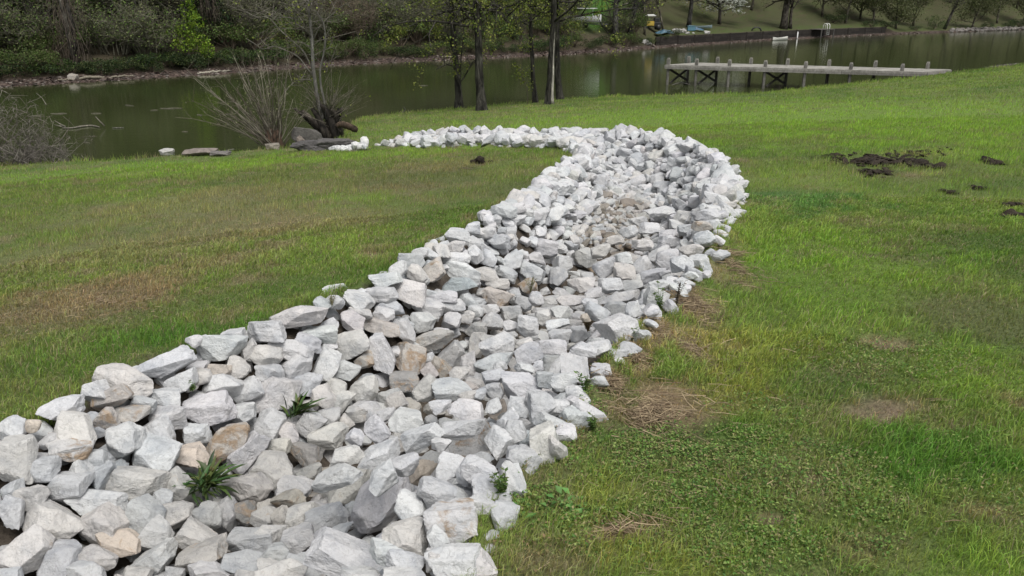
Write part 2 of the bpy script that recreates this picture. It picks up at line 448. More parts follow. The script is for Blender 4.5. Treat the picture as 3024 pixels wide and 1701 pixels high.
# lawn albedo patches, as places on the ground: (x, y, rx, ry, rgb, strength)
BROWN, DRY, MUD, SOIL, STRAWC = (0.185, 0.150, 0.088), (0.185, 0.170, 0.090), (0.030, 0.024, 0.017), (0.21, 0.16, 0.11), (0.24, 0.18, 0.105)
BRIGHT, DEEP, BLUE, YEL, DULL = (0.140, 0.230, 0.034), (0.050, 0.125, 0.018), (0.060, 0.140, 0.040), (0.185, 0.205, 0.045), (0.100, 0.115, 0.045)
patch_px = [(170, 760, 230, 70, BROWN, .9), (330, 715, 150, 40, BROWN, .85), (560, 655, 130, 25, BROWN, .6), (620, 560, 260, 45, DRY, .55),
            (930, 641, 48, 11, SOIL, 1), (440, 520, 300, 40, DRY, .55), (250, 640, 320, 50, DRY, .5), (700, 480, 260, 22, DRY, .4), (800, 555, 220, 30, BROWN, .45), (1050, 450, 260, 40, DULL, .75), (1000, 480, 150, 14, BROWN, .5), (700, 440, 200, 12, DULL, .5), (1250, 480, 120, 25, DULL, .5), (2000, 330, 260, 9, DULL, .6), (1620, 325, 130, 6, BROWN, .5), (2450, 330, 150, 8, DULL, .5), (330, 437, 60, 7, SOIL, .7),
            (1207, 408, 14, 9, MUD, 1), (1180, 424, 30, 4, MUD, .8), (1130, 415, 150, 16, BROWN, .5),
            (2200, 405, 110, 16, MUD, 1), (2310, 411, 45, 17, MUD, 1), (2195, 436, 45, 11, MUD, 1), (2090, 395, 60, 5, MUD, .8), (2330, 385, 90, 14, BROWN, .8), (2500, 408, 22, 10, MUD, 1), (2390, 482, 14, 7, MUD, .9), (2560, 541, 40, 12, MUD, 1), (2540, 515, 40, 6, MUD, .7), (2245, 425, 190, 34, DULL, .7), (2460, 472, 20, 6, MUD, .8), (2310, 440, 60, 6, BROWN, .8),
            (1870, 406, 28, 9, SOIL, .8), (2060, 350, 30, 4, MUD, .6),
            (2215, 1025, 115, 46, SOIL, 1), (2230, 865, 80, 22, SOIL, .9), (2045, 1210, 34, 34, SOIL, .9), (1935, 1300, 50, 13, SOIL, .9), (2550, 1010, 40, 30, BROWN, .8), (2480, 1290, 110, 34, BROWN, .7),
            (1650, 1035, 160, 72, STRAWC, 1), (1760, 775, 60, 90, STRAWC, .75), (1840, 680, 50, 60, STRAWC, .7), (1740, 870, 50, 60, STRAWC, .6), (1560, 1335, 120, 28, STRAWC, .9), (1850, 540, 26, 10, SOIL, .9), (1840, 640, 50, 14, STRAWC, .8),
            (1535, 975, 50, 50, STRAWC, .85), (1600, 905, 45, 40, STRAWC, .8), (1650, 830, 45, 45, STRAWC, .85), (1715, 765, 50, 38, STRAWC, .85), (1800, 690, 35, 40, STRAWC, .7), (1840, 600, 22, 40, STRAWC, .5), (1300, 1230, 40, 60, BROWN, .5), (1450, 1090, 40, 50, BROWN, .6), (1870, 1000, 110, 60, YEL, .6), (1900, 880, 190, 80, YEL, .5), (1380, 1420, 150, 60, BROWN, .75), (1500, 1250, 150, 70, YEL, .4), (1640, 1400, 200, 60, YEL, .5), (2200, 1380, 120, 50, BROWN, .5),
            (2100, 700, 320, 90, BRIGHT, .6), (2330, 1140, 260, 90, DEEP, .75), (2100, 960, 130, 60, DEEP, .5), (2010, 510, 180, 36, BLUE, .7), (2300, 300, 480, 75, BRIGHT, .85), (1750, 300, 500, 40, BRIGHT, .6), (2050, 620, 260, 60, BRIGHT, .6), (2450, 930, 170, 70, BRIGHT, .6), (1500, 300, 600, 25, BRIGHT, .55), (400, 425, 460, 18, BRIGHT, .7), (1000, 385, 420, 14, BRIGHT, .6), (600, 830, 230, 40, DEEP, .5), (300, 880, 300, 70, DEEP, .45), (1130, 560, 150, 60, DEEP, .4), (900, 500, 120, 14, BRIGHT, .5), (2440, 790, 150, 60, DULL, .8), (2400, 1420, 170, 60, BRIGHT, .4), (1700, 1090, 240, 40, DEEP, .6), (1700, 1160, 200, 50, DULL, .5)]
PATCH = []
for px, py, rx, ry, c, st in patch_px:
    a = on_plane(px * D2S, py * D2S); w = project(a)[2][0]
    y0, y1 = on_plane(px * D2S, (py + ry) * D2S)[1], on_plane(px * D2S, max(py - ry, 150) * D2S)[1]
    PATCH.append((a[0], a[1], max(rx * D2S / FS * w, 0.05), max((y1 - y0) / 2, 0.05), c, st))
def lawn_color(x, y):
    n4 = fbm2(x, y, 7.5, 14.0, 3); n1 = fbm2(x, y, 0.55, 1.0, 3); n2 = fbm2(x, y, 2.3, 4.0, 3); n3 = fbm2(x, y, 0.16, 8.0, 2)
    base = np.array([0.108, 0.160, 0.036])
    c = np.tile(base, (len(x), 1))
    def blend(c, col, f): return c + (np.array(col) - c) * np.clip(f, 0, 1)[:, None]
    c = blend(c, (0.150, 0.220, 0.042), sstep(0.0, 0.45, n1) * 0.6)
    c = blend(c, (0.058, 0.115, 0.022), sstep(0.02, 0.5, -n1) * 0.7)
    side = 0.45 + 0.55 * sstep(1.5, -3.0, x - 0.12 * y)
    c = blend(c, (0.165, 0.150, 0.080), sstep(0.02, 0.5, n2) * 0.65 * side)
    c = blend(c, (0.150, 0.140, 0.075), sstep(0.0, 0.4, n4) * 0.45 * side)
    c = blend(c, (0.066, 0.130, 0.024), sstep(0.10, 0.5, -n2) * 0.5)
    c = blend(c, (0.130, 0.140, 0.055), sstep(0.0, 0.4, n3) * 0.5 * sstep(22, 6, y))
    bare = np.zeros(len(x))
    for cx, cy, rx, ry, col, st in PATCH:
        r = np.hypot((x - cx) / rx, (y - cy) / ry)
        m = np.nonzero(r < 2.2)[0]
        if len(m) == 0: continue
        rr = r[m] + 0.8 * n2[m] + 0.4 * n1[m] + 0.75 * n4[m] + 0.02
        f = sstep(1.2, 0.45, rr) * st
        c[m] = blend(c[m], col, f)
        if col in (MUD, SOIL, STRAWC): bare[m] = np.maximum(bare[m], f)
        elif col == BROWN: bare[m] = np.maximum(bare[m], f * 0.35)
    return c, bare, n1, n2

def build_ground():
    th = np.radians(np.linspace(-105, 105, 330))
    r = np.concatenate([[0.15, 0.5], np.geomspace(0.9, 75, 330)])
    R, TH = np.meshgrid(r, th, indexing='ij')
    x, y = (R * np.sin(TH)).ravel(), (R * np.cos(TH)).ravel()
    z = ground_z(x, y, 0.17)
    c, bare, n1, n2 = lawn_color(x, y)
    S, T, I = channel(x, y)
    c = c * 0.95 + np.array([0.05, 0.038, 0.022]) * 0.25
    inside = (I > 0) & (np.abs(T) < 0.93)
    c[inside] = (0.085, 0.07, 0.055)
    z = z + 0.05 * bare * fbm2(x, y, 6.0, 3.0, 3) - 0.03 * bare
    sd = shore_sd(x, y)
    c = np.where((sd < -0.35)[:, None], np.array([0.075, 0.058, 0.042]), c)
    nr, nth = len(r), len(th)
    i = np.arange(nr - 1)[:, None] * nth; j = np.arange(nth - 1)[None, :]
    Q = np.stack([i + j, i + j + 1, i + nth + j + 1, i + nth + j], -1).reshape(-1, 4)[:, ::-1]
    me = mesh_np('lawn', np.stack([x, y, z], 1), [Q], c)
    return tag(link('lawn', me, M_GROUND), kind='structure')
build_ground()

mb = MB(); mb.add([(-400, 5, WATER), (500, 5, WATER), (500, 420, WATER), (-400, 420, WATER)], quads=[(0, 1, 2, 3)])
tag(mb.build('lake_water', M_WATER), kind='structure')

# ------------------------------------------------------------------ far shore and the hill behind it
far_px = [(-900, 262), (-400, 240), (0, 219), (120, 212), (300, 202), (440, 193), (560, 186), (700, 176), (830, 166), (960, 159), (1040, 155), (1200, 149), (1400, 139),
          (1530, 131), (1650, 121), (1740, 115), (1900, 104), (2000, 98), (2100, 93), (2230, 87), (2400, 81), (2576, 75), (2800, 68), (3200, 60)]
FARP = np.array([p[0] for p in far_px], float)
FARW = np.array([on_z(px * D2S, py * D2S, WATER)[:2] for px, py in far_px])
def far_xy(px, back):                         # a point BACK metres behind the far waterline, on the line of sight through display column px
    w = np.array([np.interp(px, FARP, FARW[:, 0]), np.interp(px, FARP, FARW[:, 1])])
    return w + w / np.linalg.norm(w) * back
def hill_h(px, back):                         # height above the water
    px, back = np.asarray(px, float), np.asarray(back, float)
    open_ = sstep(1560, 1700, px)             # open lawn at the right, wooded slope at the left
    wooded = 0.10 * np.clip(back, -20, 2.0) + 0.34 * np.clip(back - 2.0, 0, 60)
    wall = sstep(1640, 1680, px) * sstep(2260, 2210, px)
    lawn_ = 0.10 * np.clip(back, -20, 1.6) + (0.10 + 0.75 * wall) * sstep(1.7, 2.0, back) + 0.085 * np.clip(back - 2.0, 0, 12) + 0.24 * np.clip(back - 14, 0, 60)
    return wooded * (1 - open_) + lawn_ * open_
def far_pt(px, back, dz=0.0):
    a = far_xy(px, back); return np.array([a[0], a[1], WATER + float(hill_h(px, back)) + dz])
def build_hill():
    pxs = np.linspace(-900, 3200, 420)
    bk = np.concatenate([[-9, -4], np.linspace(-1.5, 1.6, 8), [1.7, 1.8, 1.9, 2.0, 2.1], np.linspace(2.4, 70, 70)])
    P, B = np.meshgrid(pxs, bk, indexing='ij'); P, B = P.ravel(), B.ravel()
    wx, wy = np.interp(P, FARP, FARW[:, 0]), np.interp(P, FARP, FARW[:, 1]); L = np.hypot(wx, wy)
    x, y = wx * (1 + B / L), wy * (1 + B / L)
    z = WATER + hill_h(P, B) + 0.06 * fbm2(x, y, 0.5, 2.0, 3) * sstep(-2, 3, B)
    open_ = sstep(1560, 1700, P)
    n1, n2 = fbm2(x, y, 0.25, 3.0, 3), fbm2(x, y, 1.2, 6.0, 2)
    peb = np.array([0.060, 0.043, 0.035]); litter = np.array([0.055, 0.046, 0.028]); grass = np.array([0.050, 0.050, 0.022]); green = np.array([0.055, 0.078, 0.019])
    c = np.tile(litter, (len(x), 1)) * (1 + 0.5 * n1)[:, None]
    g = grass + (green - grass) * np.clip(0.25 + sstep(9, 3, B) * 0.7 + n1 * 0.8, 0, 1)[:, None]
    g = g + (np.array([0.070, 0.052, 0.034]) - g) * (sstep(0.05, 0.4, n2 + n1 * 0.6) * 0.6)[:, None]
    c = c * (1 - open_)[:, None] + g * open_[:, None]
    gl = np.exp(-((P - 1500) / 55) ** 2) * sstep(5, 8, B)
    c = c + (np.array([0.05, 0.12, 0.016]) - c) * gl[:, None]
    pb = sstep(2.6, 1.5, B + n2 * 0.5)
    c = c + (peb * (1 + 0.5 * n2)[:, None] - c) * pb[:, None]
    n, m = len(pxs), len(bk)
    i = np.arange(n - 1)[:, None] * m; j = np.arange(m - 1)[None, :]
    Q = np.stack([i + j, i + m + j, i + m + j + 1, i + j + 1], -1).reshape(-1, 4)
    return tag(link('hillside', mesh_np('hillside', np.stack([x, y, z], 1), [Q], c), M_GROUND), kind='structure')
build_hill()
# ------------------------------------------------------------------ rocks: read off the photograph one by one, zoom by zoom: cx, cy, length, width, tilt, tone
ZOOM = {'A': (0, 1200, 2.8925), 'B': (750, 1200, 2.8925), 'C': (0, 960, 2.8975), 'D': (550, 900, 2.8975), 'E': (1150, 900, 2.8975), 'F': (900, 650, 2.8975), 'G': (1400, 600, 2.8975)}
ROCKS = {
'A': """100 170 240 230 0 w;260 150 160 120 0 t;660 190 430 310 -20 c;140 440 330 410 0 c;550 350 490 250 0 W;350 530 250 240 0 g;680 540 260 165 -56 w;790 440 230 180 0 g;850 575 280 180 60 g;530 690 430 250 0 g;
1045 270 310 290 20 w;1280 405 470 330 -22 w;1150 640 500 285 0 c;1370 205 330 260 -40 w;1660 235 250 200 0 w;1930 310 520 270 46 s;2085 360 430 290 50 w;1610 410 370 210 0 t;1500 680 330 220 -55 c;2080 670 440 300 -38 c;
1375 800 210 210 0 g;790 790 590 210 -10 w;265 760 310 220 0 c;100 705 200 160 25 g;105 870 260 270 -20 w;420 1005 540 370 -12 c;870 1010 450 380 -25 c;1215 940 340 300 -35 g;1500 920 280 240 0 c;1765 940 280 290 0 g;
1945 910 290 190 -50 g;2075 890 240 200 20 d;2250 930 260 180 10 w;1010 1155 400 230 -8 t;1345 1095 310 300 -20 w;1690 1130 440 270 -15 c;2130 1140 480 220 0 g;170 1225 450 500 -30 c;495 1310 350 320 0 g;820 1290 370 200 -12 c;
1325 1290 390 250 42 w;1690 1280 460 240 15 c;2070 1330 390 200 0 g;750 1420 300 220 0 w;1760 1420 400 210 0 w;1130 1440 280 170 0 c;60 1440 220 150 0 g;1475 1430 190 130 0 g;2280 1390 210 200 0 c;2090 1450 230 120 0 c""",
'B': """125 130 250 270 -20 w;290 210 240 170 -55 c;200 340 230 180 0 c;480 135 280 210 50 w;640 70 210 150 0 w;630 250 340 230 8 c;440 400 300 230 -20 d;165 555 410 330 -25 c;780 120 150 120 -60 c;870 60 210 140 0 c;
865 255 170 150 -50 w;1050 190 270 180 -55 w;1310 120 340 220 -15 w;1130 60 170 120 20 w;790 400 310 170 10 c;1060 390 350 270 0 w;1445 260 400 230 25 w;1790 185 400 170 8 w;1840 270 430 260 30 W;2085 285 260 230 -45 w;
2220 190 240 210 40 g;1600 310 180 120 0 w;470 545 260 120 28 w;700 590 460 200 15 w;330 690 350 210 0 w;290 790 260 170 25 c;420 925 350 230 12 c;800 690 450 280 30 c;1290 490 310 210 30 w;1440 560 250 240 0 t;
1690 480 270 240 0 w;1560 705 360 220 -12 w;1940 570 380 250 0 w;2030 690 400 230 -10 w;1090 800 690 440 48 w;1355 850 330 250 -15 w;1290 1100 420 300 -8 c;1690 975 500 380 -5 W;1945 850 310 210 -22 w;2000 1000 210 180 0 w;
2045 1115 200 170 0 g;1990 1225 190 130 0 w;620 965 420 250 20 g;370 1125 360 260 8 w;230 955 230 190 -50 c;110 1120 270 230 0 w;80 905 250 170 20 c;570 1115 210 170 35 w;770 1310 690 330 -22 w;240 1380 490 190 10 c;
1130 1235 350 210 -12 w;1290 1315 370 190 -8 w;1730 1320 490 380 15 w;1545 1300 190 200 0 c;1570 1125 240 190 -45 w;910 1440 390 150 0 w;1290 1440 410 130 0 w;180 1245 260 160 0 g;2200 565 240 200 0 w;2240 420 240 180 -45 g;1110 590 280 230 40 w;850 870 200 150 30 g;740 1050 210 140 0 g""",
'C': """525 695 390 200 14 w;800 555 230 180 20 w;1050 460 520 250 -12 c;1415 320 540 220 20 w;1400 600 370 190 -12 w;960 600 340 180 22 s;900 790 230 220 0 s;1120 755 290 170 0 s;1900 165 430 250 10 w;1660 125 150 120 0 w;
1990 60 190 110 0 w;1550 470 270 190 20 w;1900 520 360 250 0 w;2120 560 260 230 45 w;1790 710 430 300 8 w;1430 780 310 220 0 w;2060 745 290 180 12 w;1720 430 200 150 0 c;1860 375 240 130 0 t;2020 355 240 190 -40 c;1210 665 250 150 -20 g;620 890 240 130 20 t""",
'D': """925 90 540 190 8 c;680 220 400 210 -4 w;420 205 220 140 0 w;540 370 200 150 60 c;660 430 330 210 -8 c;900 375 390 200 -8 w;1140 240 360 170 0 w;1055 315 270 140 -28 g;1230 330 150 110 0 w;1420 325 320 260 22 c;
1670 410 400 210 -68 w;1900 430 340 270 -20 s;1520 460 190 170 0 s;930 510 340 210 30 w;1190 505 320 260 65 w;1370 550 270 190 0 w;710 590 250 210 0 w;750 755 410 330 0 w;1020 660 250 220 -18 g;1270 695 240 170 -18 c;
1170 775 260 160 -50 c;1330 815 230 150 50 c;1510 710 260 230 0 c;1860 645 290 200 -8 d;2050 705 260 220 30 c;2270 715 370 210 0 w;1225 900 290 220 -38 w;1530 905 320 200 0 w;1360 1000 140 130 0 c;1790 820 210 160 20 c;
1720 915 210 140 10 w;1420 130 270 180 -30 c;1670 185 380 140 -18 s;1690 75 200 160 0 w;1490 60 230 120 0 c;1875 205 290 140 -55 w;2020 140 230 190 0 w;2130 290 380 180 18 S;2270 120 180 150 0 w;2270 430 290 230 60 w;
2170 530 230 150 -50 s;2065 455 150 130 0 w;2070 560 180 140 -45 c""",
'E': """735 205 210 140 0 w;880 130 210 160 0 w;1045 70 210 160 0 w;1040 165 150 110 0 w;1185 170 200 210 0 w;1310 95 150 160 0 c;750 325 240 160 70 c;850 285 160 130 45 c;930 345 320 220 20 w;1160 325 200 130 0 c;
680 470 230 150 80 c;900 475 370 150 14 g;1190 405 250 200 20 g;1390 345 270 140 0 w;1460 260 210 140 0 g;1640 240 200 150 0 w;1440 160 220 120 0 w;1950 195 420 300 -8 w;1470 50 190 120 0 w;1780 60 260 150 -28 g;
1680 95 100 80 0 t;1770 355 300 130 10 w;1660 375 250 150 -18 w;1950 400 220 90 8 w;1950 490 150 130 0 w;1390 500 210 200 0 w;1150 530 190 110 0 w;1270 510 110 110 0 w;1590 540 320 260 -15 w;1800 550 210 150 10 w;
1490 640 240 170 0 w;1330 630 160 150 0 g;1130 685 370 260 0 w;900 605 220 140 14 g;950 510 130 100 0 w;600 575 200 120 0 c;900 725 170 150 0 w;670 765 170 110 0 c;780 745 150 130 0 g;655 895 340 210 -8 w;
440 850 200 130 10 w;890 850 150 150 0 w;930 890 200 140 40 t;1105 860 200 190 0 w;1300 845 250 250 0 g;1030 980 220 180 40 w;1090 1050 260 200 20 g;1450 860 200 150 0 w;1610 770 250 190 -20 w;1600 940 300 230 -20 g;
1380 995 310 140 -18 w;1320 1215 440 320 -75 c;1170 1310 310 230 -38 g;1240 760 160 110 0 w""",
'F': """270 590 240 130 0 w;250 690 180 130 0 w;640 630 330 160 0 w;455 680 280 180 -22 w;140 710 150 120 -50 g;720 735 280 140 -5 g;465 785 220 130 0 c;690 500 300 130 8 w;800 415 190 150 30 w;955 450 210 150 -40 c;
910 335 250 140 -8 g;1100 420 220 190 30 s;1290 325 280 150 8 w;1350 430 350 180 -20 w;1300 550 370 150 0 G;890 595 360 220 -18 c;1570 320 180 150 -30 g;1570 460 260 140 -18 c;1170 250 170 130 0 c;980 275 170 110 20 w;
1290 220 170 120 0 c;1450 290 170 150 -50 w;1310 115 230 140 0 w;1500 210 220 140 -18 w;1660 175 220 130 -10 g;1570 100 150 120 0 w;1430 60 150 140 0 w;1785 340 240 160 22 w;1930 430 300 180 -15 g;2060 230 230 170 -10 w;
2170 470 180 170 0 g;2210 370 180 160 0 w;1990 315 170 110 -10 w;1720 445 220 130 -22 g;1640 660 310 180 -14 s;1650 545 220 130 0 c;1910 560 170 150 20 s;1870 705 170 140 -20 g;1980 660 140 140 0 w;1395 685 180 130 -55 g;
1180 650 270 130 0 w;1250 720 260 130 8 w;1050 740 310 180 -18 w;1460 770 150 120 0 w;1590 760 170 110 0 w;1380 820 170 120 0 c""",
'G': """940 460 220 190 8 w;1090 400 200 120 20 c;920 690 250 150 0 c;1130 540 220 170 32 w;1170 685 220 150 10 g;1290 570 200 160 0 c;1440 540 220 160 40 w;1360 680 310 150 22 w;1540 610 240 130 10 w;1660 470 230 190 0 w;
1770 500 200 150 20 w;1600 690 250 110 12 w;1880 600 190 130 -22 g;1945 520 250 180 -50 w;2050 460 190 140 -40 g;1560 800 220 190 -18 w;1740 840 150 90 0 w;1750 730 180 140 0 w;1800 665 190 80 -25 w;1260 810 400 130 12 w;
1220 890 240 140 10 g;1370 890 160 150 0 w;1525 920 180 150 -18 w;1070 930 220 160 -30 w;1020 760 160 120 0 w;830 820 270 110 5 c;740 890 200 120 0 g;990 850 150 110 0 w;1830 115 250 150 -5 c;1690 330 260 140 0 w;
1450 350 200 110 0 c;1985 300 230 160 0 w;1820 220 170 120 -18 g;1960 190 190 110 0 s;2130 290 140 130 0 c;1680 270 210 120 0 w;1600 420 250 140 10 w;1870 395 210 120 10 c;1280 460 170 120 0 w;1200 310 180 100 0 c;1600 70 270 110 12 w;1330 240 170 110 20 w;1500 200 190 120 10 w;1750 190 190 110 -15 w;2050 180 170 110 10 w;1400 150 170 100 0 w;1930 80 180 120 0 w;2060 60 190 120 -20 w""",
}
TONE = {'w': ((0.62, 0.625, 0.63), 0.08), 'W': ((0.62, 0.62, 0.61), 0.34), 'g': ((0.525, 0.54, 0.55), 0.08), 'G': ((0.47, 0.52, 0.53), 0.0), 'c': ((0.595, 0.583, 0.562), 0.18),
        't': ((0.60, 0.54, 0.465), 0.22), 's': ((0.53, 0.50, 0.465), 0.35), 'S': ((0.59, 0.57, 0.54), 0.33), 'd': ((0.36, 0.36, 0.355), 0.28), 'm': ((0.33, 0.30, 0.265), 0.22)}
def ico(sub):
    import bmesh
    bm = bmesh.new(); bmesh.ops.create_icosphere(bm, subdivisions=sub, radius=1.0)
    V = np.array([v.co[:] for v in bm.verts]); F = np.array([[v.index for v in f.verts] for f in bm.faces]); bm.free()
    return V / np.linalg.norm(V, axis=1, keepdims=True), F
ICO = {k: ico(k) for k in (2, 3, 4, 5)}
def rock_shape(sub, rg, n=None, sharp=130, rough=0.05):
    U, F = ICO[sub]
    n = n or int(rg.integers(8, 15))
    N = rg.normal(size=(n, 3)); N /= np.linalg.norm(N, axis=1, keepdims=True)
    N = np.concatenate([N, [(0, 0, 1), (0, 0, -1), (1, 0, 0), (-1, 0, 0), (0, 1, 0), (0, -1, 0)]])
    N[n:] += rg.normal(size=(6, 3)) * 0.22; N /= np.linalg.norm(N, axis=1, keepdims=True)
    d = np.concatenate([rg.uniform(0.66, 1.0, n), rg.uniform(0.66, 0.95, 6)])
    q = np.clip(U @ N.T, 0, None) / d
    qm = q.max(1, keepdims=True)
    r = 1 / (qm[:, 0] * (((q / qm) ** sharp).sum(1)) ** (1 / sharp))
    V = U * r[:, None]
    off = rg.uniform(-40, 40, 3)
    # chipped facets of a second, smaller order, then weathering
    wv = V + 0.06 * np.stack([pnoise(V * 2.1 + off + k * 7) for k in range(3)], 1)
    V = wv
    disp = rough * (0.9 * pnoise(V * 2.6 + off) + 0.8 * np.abs(pnoise(V * 4.5 + off)) - 0.3)
    if sub >= 4: disp = disp + rough * (0.55 * np.abs(pnoise(V * 9 + off)) + 0.28 * pnoise(V * 19 + off))
    V = V + U * disp[:, None]
    lo, hi = V.min(0), V.max(0)
    return (V - (lo + hi) / 2) / ((hi - lo) / 2), F
hand = []
for z, txt in ROCKS.items():
    ox, oy, sc = ZOOM[z]
    for it in txt.replace('\n', '').split(';'):
        a = it.split()
        cx, cy, L, W, an = [float(q) for q in a[:5]]
        hand.append([ox + cx / sc, oy + cy / sc, L / sc, W / sc, an, a[5]])
# the lists of two neighbouring zooms overlap: keep a rock once
keep = []
for h in hand:
    dup = any(math.hypot(h[0] - k[0], h[1] - k[1]) < 0.33 * min(math.sqrt(h[2] * h[3]), math.sqrt(k[2] * k[3])) for k in keep)
    if not dup: keep.append(h)
hand = keep
rocks = []                                    # every rock: centre, 3 axes, half sizes, tone, mesh detail, photo spot
for px, py, L, W, an, tone in hand:
    P = hit_ground(px, py); w = project(P)[2][0]
    a = math.radians(an)
    e1 = RIGHT * math.cos(a) + UP * math.sin(a); e2 = -RIGHT * math.sin(a) + UP * math.cos(a)
    hl, hw = L / FS * w / 2 * 0.97, W / FS * w / 2 * 0.97
    hd = math.sqrt(hl * hw) * rng.uniform(0.85, 1.05)
    P = P + FWD * hd * 0.18 - np.array([0, 0, 0.012])
    rocks.append(dict(P=P, R=np.stack([e1, e2, -FWD], 1), h=(hl, hw, hd), tone=tone, px=px, py=py, size=L * W, L=L, W=W, an=an, hand=True))
H = np.array([[r['px'], r['py'], r['L'], r['W'], math.radians(r['an'])] for r in rocks])
def covered(px, py, k=0.92):
    dx, dy = px - H[:, 0], -(py - H[:, 1])
    u = dx * np.cos(H[:, 4]) + dy * np.sin(H[:, 4]); v = -dx * np.sin(H[:, 4]) + dy * np.cos(H[:, 4])
    return bool(((u / (H[:, 2] * k / 2)) ** 2 + (v / (H[:, 3] * k / 2)) ** 2 < 1).any())
def rand_rot(rg):
    q = rg.normal(size=4); q /= np.linalg.norm(q); w, x, y, z = q
    return np.array([[1 - 2 * (y * y + z * z), 2 * (x * y - z * w), 2 * (x * z + y * w)], [2 * (x * y + z * w), 1 - 2 * (x * x + z * z), 2 * (y * z - x * w)], [2 * (x * z - y * w), 2 * (y * z + x * w), 1 - 2 * (x * x + y * y)]])
def flat_rot(rg, tilt=0.5):
    a = rg.uniform(0, 2 * math.pi); c, s = math.cos(a), math.sin(a)
    tx, ty = rg.normal(size=2) * tilt
    up = np.array([tx, ty, 1.0]); up /= np.linalg.norm(up)
    e1 = np.array([c, s, 0]); e1 -= up * (e1 @ up); e1 /= np.linalg.norm(e1)
    return np.stack([e1, np.cross(up, e1), up], 1)
def scatter(n_try, smin, smax, lift, gap, s_rng, t_rng, test=None, tone_f=None, rel=True):
    """dart throwing over the channel: no two centres closer than GAP x their mean size"""
    pts, cell = [], {}
    S = rng.uniform(*s_rng, n_try); T = rng.uniform(*t_rng, n_try)
    XY = strip(S, T); Z = bank_z(XY[:, 0], XY[:, 1]) + bed(S, T)
    PX, PY, WW = project(np.concatenate([XY, Z[:, None]], 1))
    for k in range(n_try):
        x, y = XY[k]
        tail = float(sstep(11.5, 15, S[k]))
        d = rng.uniform(smin, smax) * (1 + 0.28 * tail)
        if test is not None and not test(PX[k], PY[k], S[k], T[k]): continue
        ci, cj = int(x // 0.25), int(y // 0.25); ok = True
        for a in (-1, 0, 1):
            for b in (-1, 0, 1):
                for (qx, qy, qd) in cell.get((ci + a, cj + b), ()):
                    if (qx - x) ** 2 + (qy - y) ** 2 < (gap * (qd + d) / 2) ** 2: ok = False; break
                if not ok: break
            if not ok: break
        if not ok: continue
        cell.setdefault((ci, cj), []).append((x, y, d))
        asp = rng.uniform(0.65, 0.95)
        tone = tone_f(S[k], T[k]) if tone_f else rng.choice(list('wwwwwwggcc'))
        rocks.append(dict(P=np.array([x, y, Z[k] + lift + rng.normal() * 0.012]), R=flat_rot(rng, 0.45), h=(d * 0.56 * rng.uniform(0.9, 1.4), d * 0.5, d * 0.46 * asp), tone=str(tone),
                          px=PX[k], py=PY[k], L=d * FS / WW[k], W=d * asp * FS / WW[k], size=(d * FS / WW[k]) ** 2 * asp, an=0, hand=False))
wet = lambda s, t: rng.choice(list('mmcgw')) if (9.2 < s < 11.3 and -0.45 < t < 0.08) else rng.choice(list('wwwwwwwwggcc'))
near = lambda px, py, s, t: py > 600
far_ = lambda px, py, s, t: py <= 640 and not covered(px, py, 0.8)and not (9.4 < s < 11 and -0.38 < t < 0.0)
end = len(sections) - 1.0
scatter(20000, 0.11, 0.18, -0.185, 0.90, (0.6, 11.5), (-0.96, 0.96), near, wet)                                  # the layer under the rocks that show
scatter(16000, 0.10, 0.17, -0.10, 0.92, (0.6, 11.5), (-0.97, 0.97), lambda px, py, s, t: py > 600 and not covered(px, py, 1.12), wet)
scatter(40000, 0.14, 0.26, 0.0, 0.74, (7.5, 16.6), (-0.96, 0.96), far_, wet)
scatter(26000, 0.10, 0.16, -0.07, 0.8, (7.5, 16.9), (-1.0, 1.0), lambda px, py, s, t: py <= 640, wet)
scatter(6000, 0.07, 0.13, -0.03, 0.75, (9.0, 11.4), (-0.45, 0.06), lambda px, py, s, t: py <= 720 and not covered(px, py, 0.8), lambda s, t: rng.choice(list('mmgccg')))
scatter(500, 0.05, 0.15, 0.0, 1.9, (0.8, 11), (0.97, 1.03), None, None)

# washed-in dirt and painted-in trough shade along the bottom of the channel
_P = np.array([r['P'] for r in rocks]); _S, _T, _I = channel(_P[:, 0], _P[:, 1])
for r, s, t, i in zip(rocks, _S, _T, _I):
    r['dirt_shade'] = float(i * math.exp(-((t + 0.08) / 0.26) ** 2) * sstep(1.0, 3.5, s) * sstep(12.5, 10.8, s)) * rng.uniform(0.3, 1.0) + (rng.uniform(0, .18) if rng.random() < .3 else 0)
# the 300 that show largest are things; the rest are one object of rocks
vis = [r for r in rocks if -40 < r['px'] < 3064 and r['py'] < 1740 and (r['hand'] or r['L'] > 30)]
vis.sort(key=lambda r: -(r['size'] * (1.0 if r['hand'] else 0.25)))
own = vis[:298]; ids = set(id(r) for r in own)
def rock_mesh(r, sub):
    best = None
    for k in range(5):
        V, F, lit = rock_try(r, sub if k == 0 or r['L'] < 150 else sub)
        if best is None or lit > best[2]: best = (V, F, lit)
        if not r['hand'] or lit > 0.40: break
    return best[0], best[1]
def rock_try(r, sub):
    lit = np.array([0, 0, 1.0])
    V, F = rock_shape(sub, rng, rough=0.055)
    V = V * np.array(r['h'])
    if r['hand']:                             # turn a rock over when its seen side faces the ground
        a, b, c = V[F[:, 0]], V[F[:, 1]], V[F[:, 2]]
        N = np.cross(b - a, c - a) @ r['R'].T
        seen = N @ (-FWD) > 0
        lit = N[seen].sum(0); lit /= np.linalg.norm(lit)
        N2 = np.cross(b - a, c - a) * np.array([-1, -1, 1]) @ r['R'].T
        lit2 = N2[seen].sum(0); lit2 /= np.linalg.norm(lit2)
        if lit2[2] > lit[2] + 0.05 and lit[2] < 0.45: V, lit = V * np.array([-1, -1, 1]), lit2
    return V @ r['R'].T, F, lit[2]
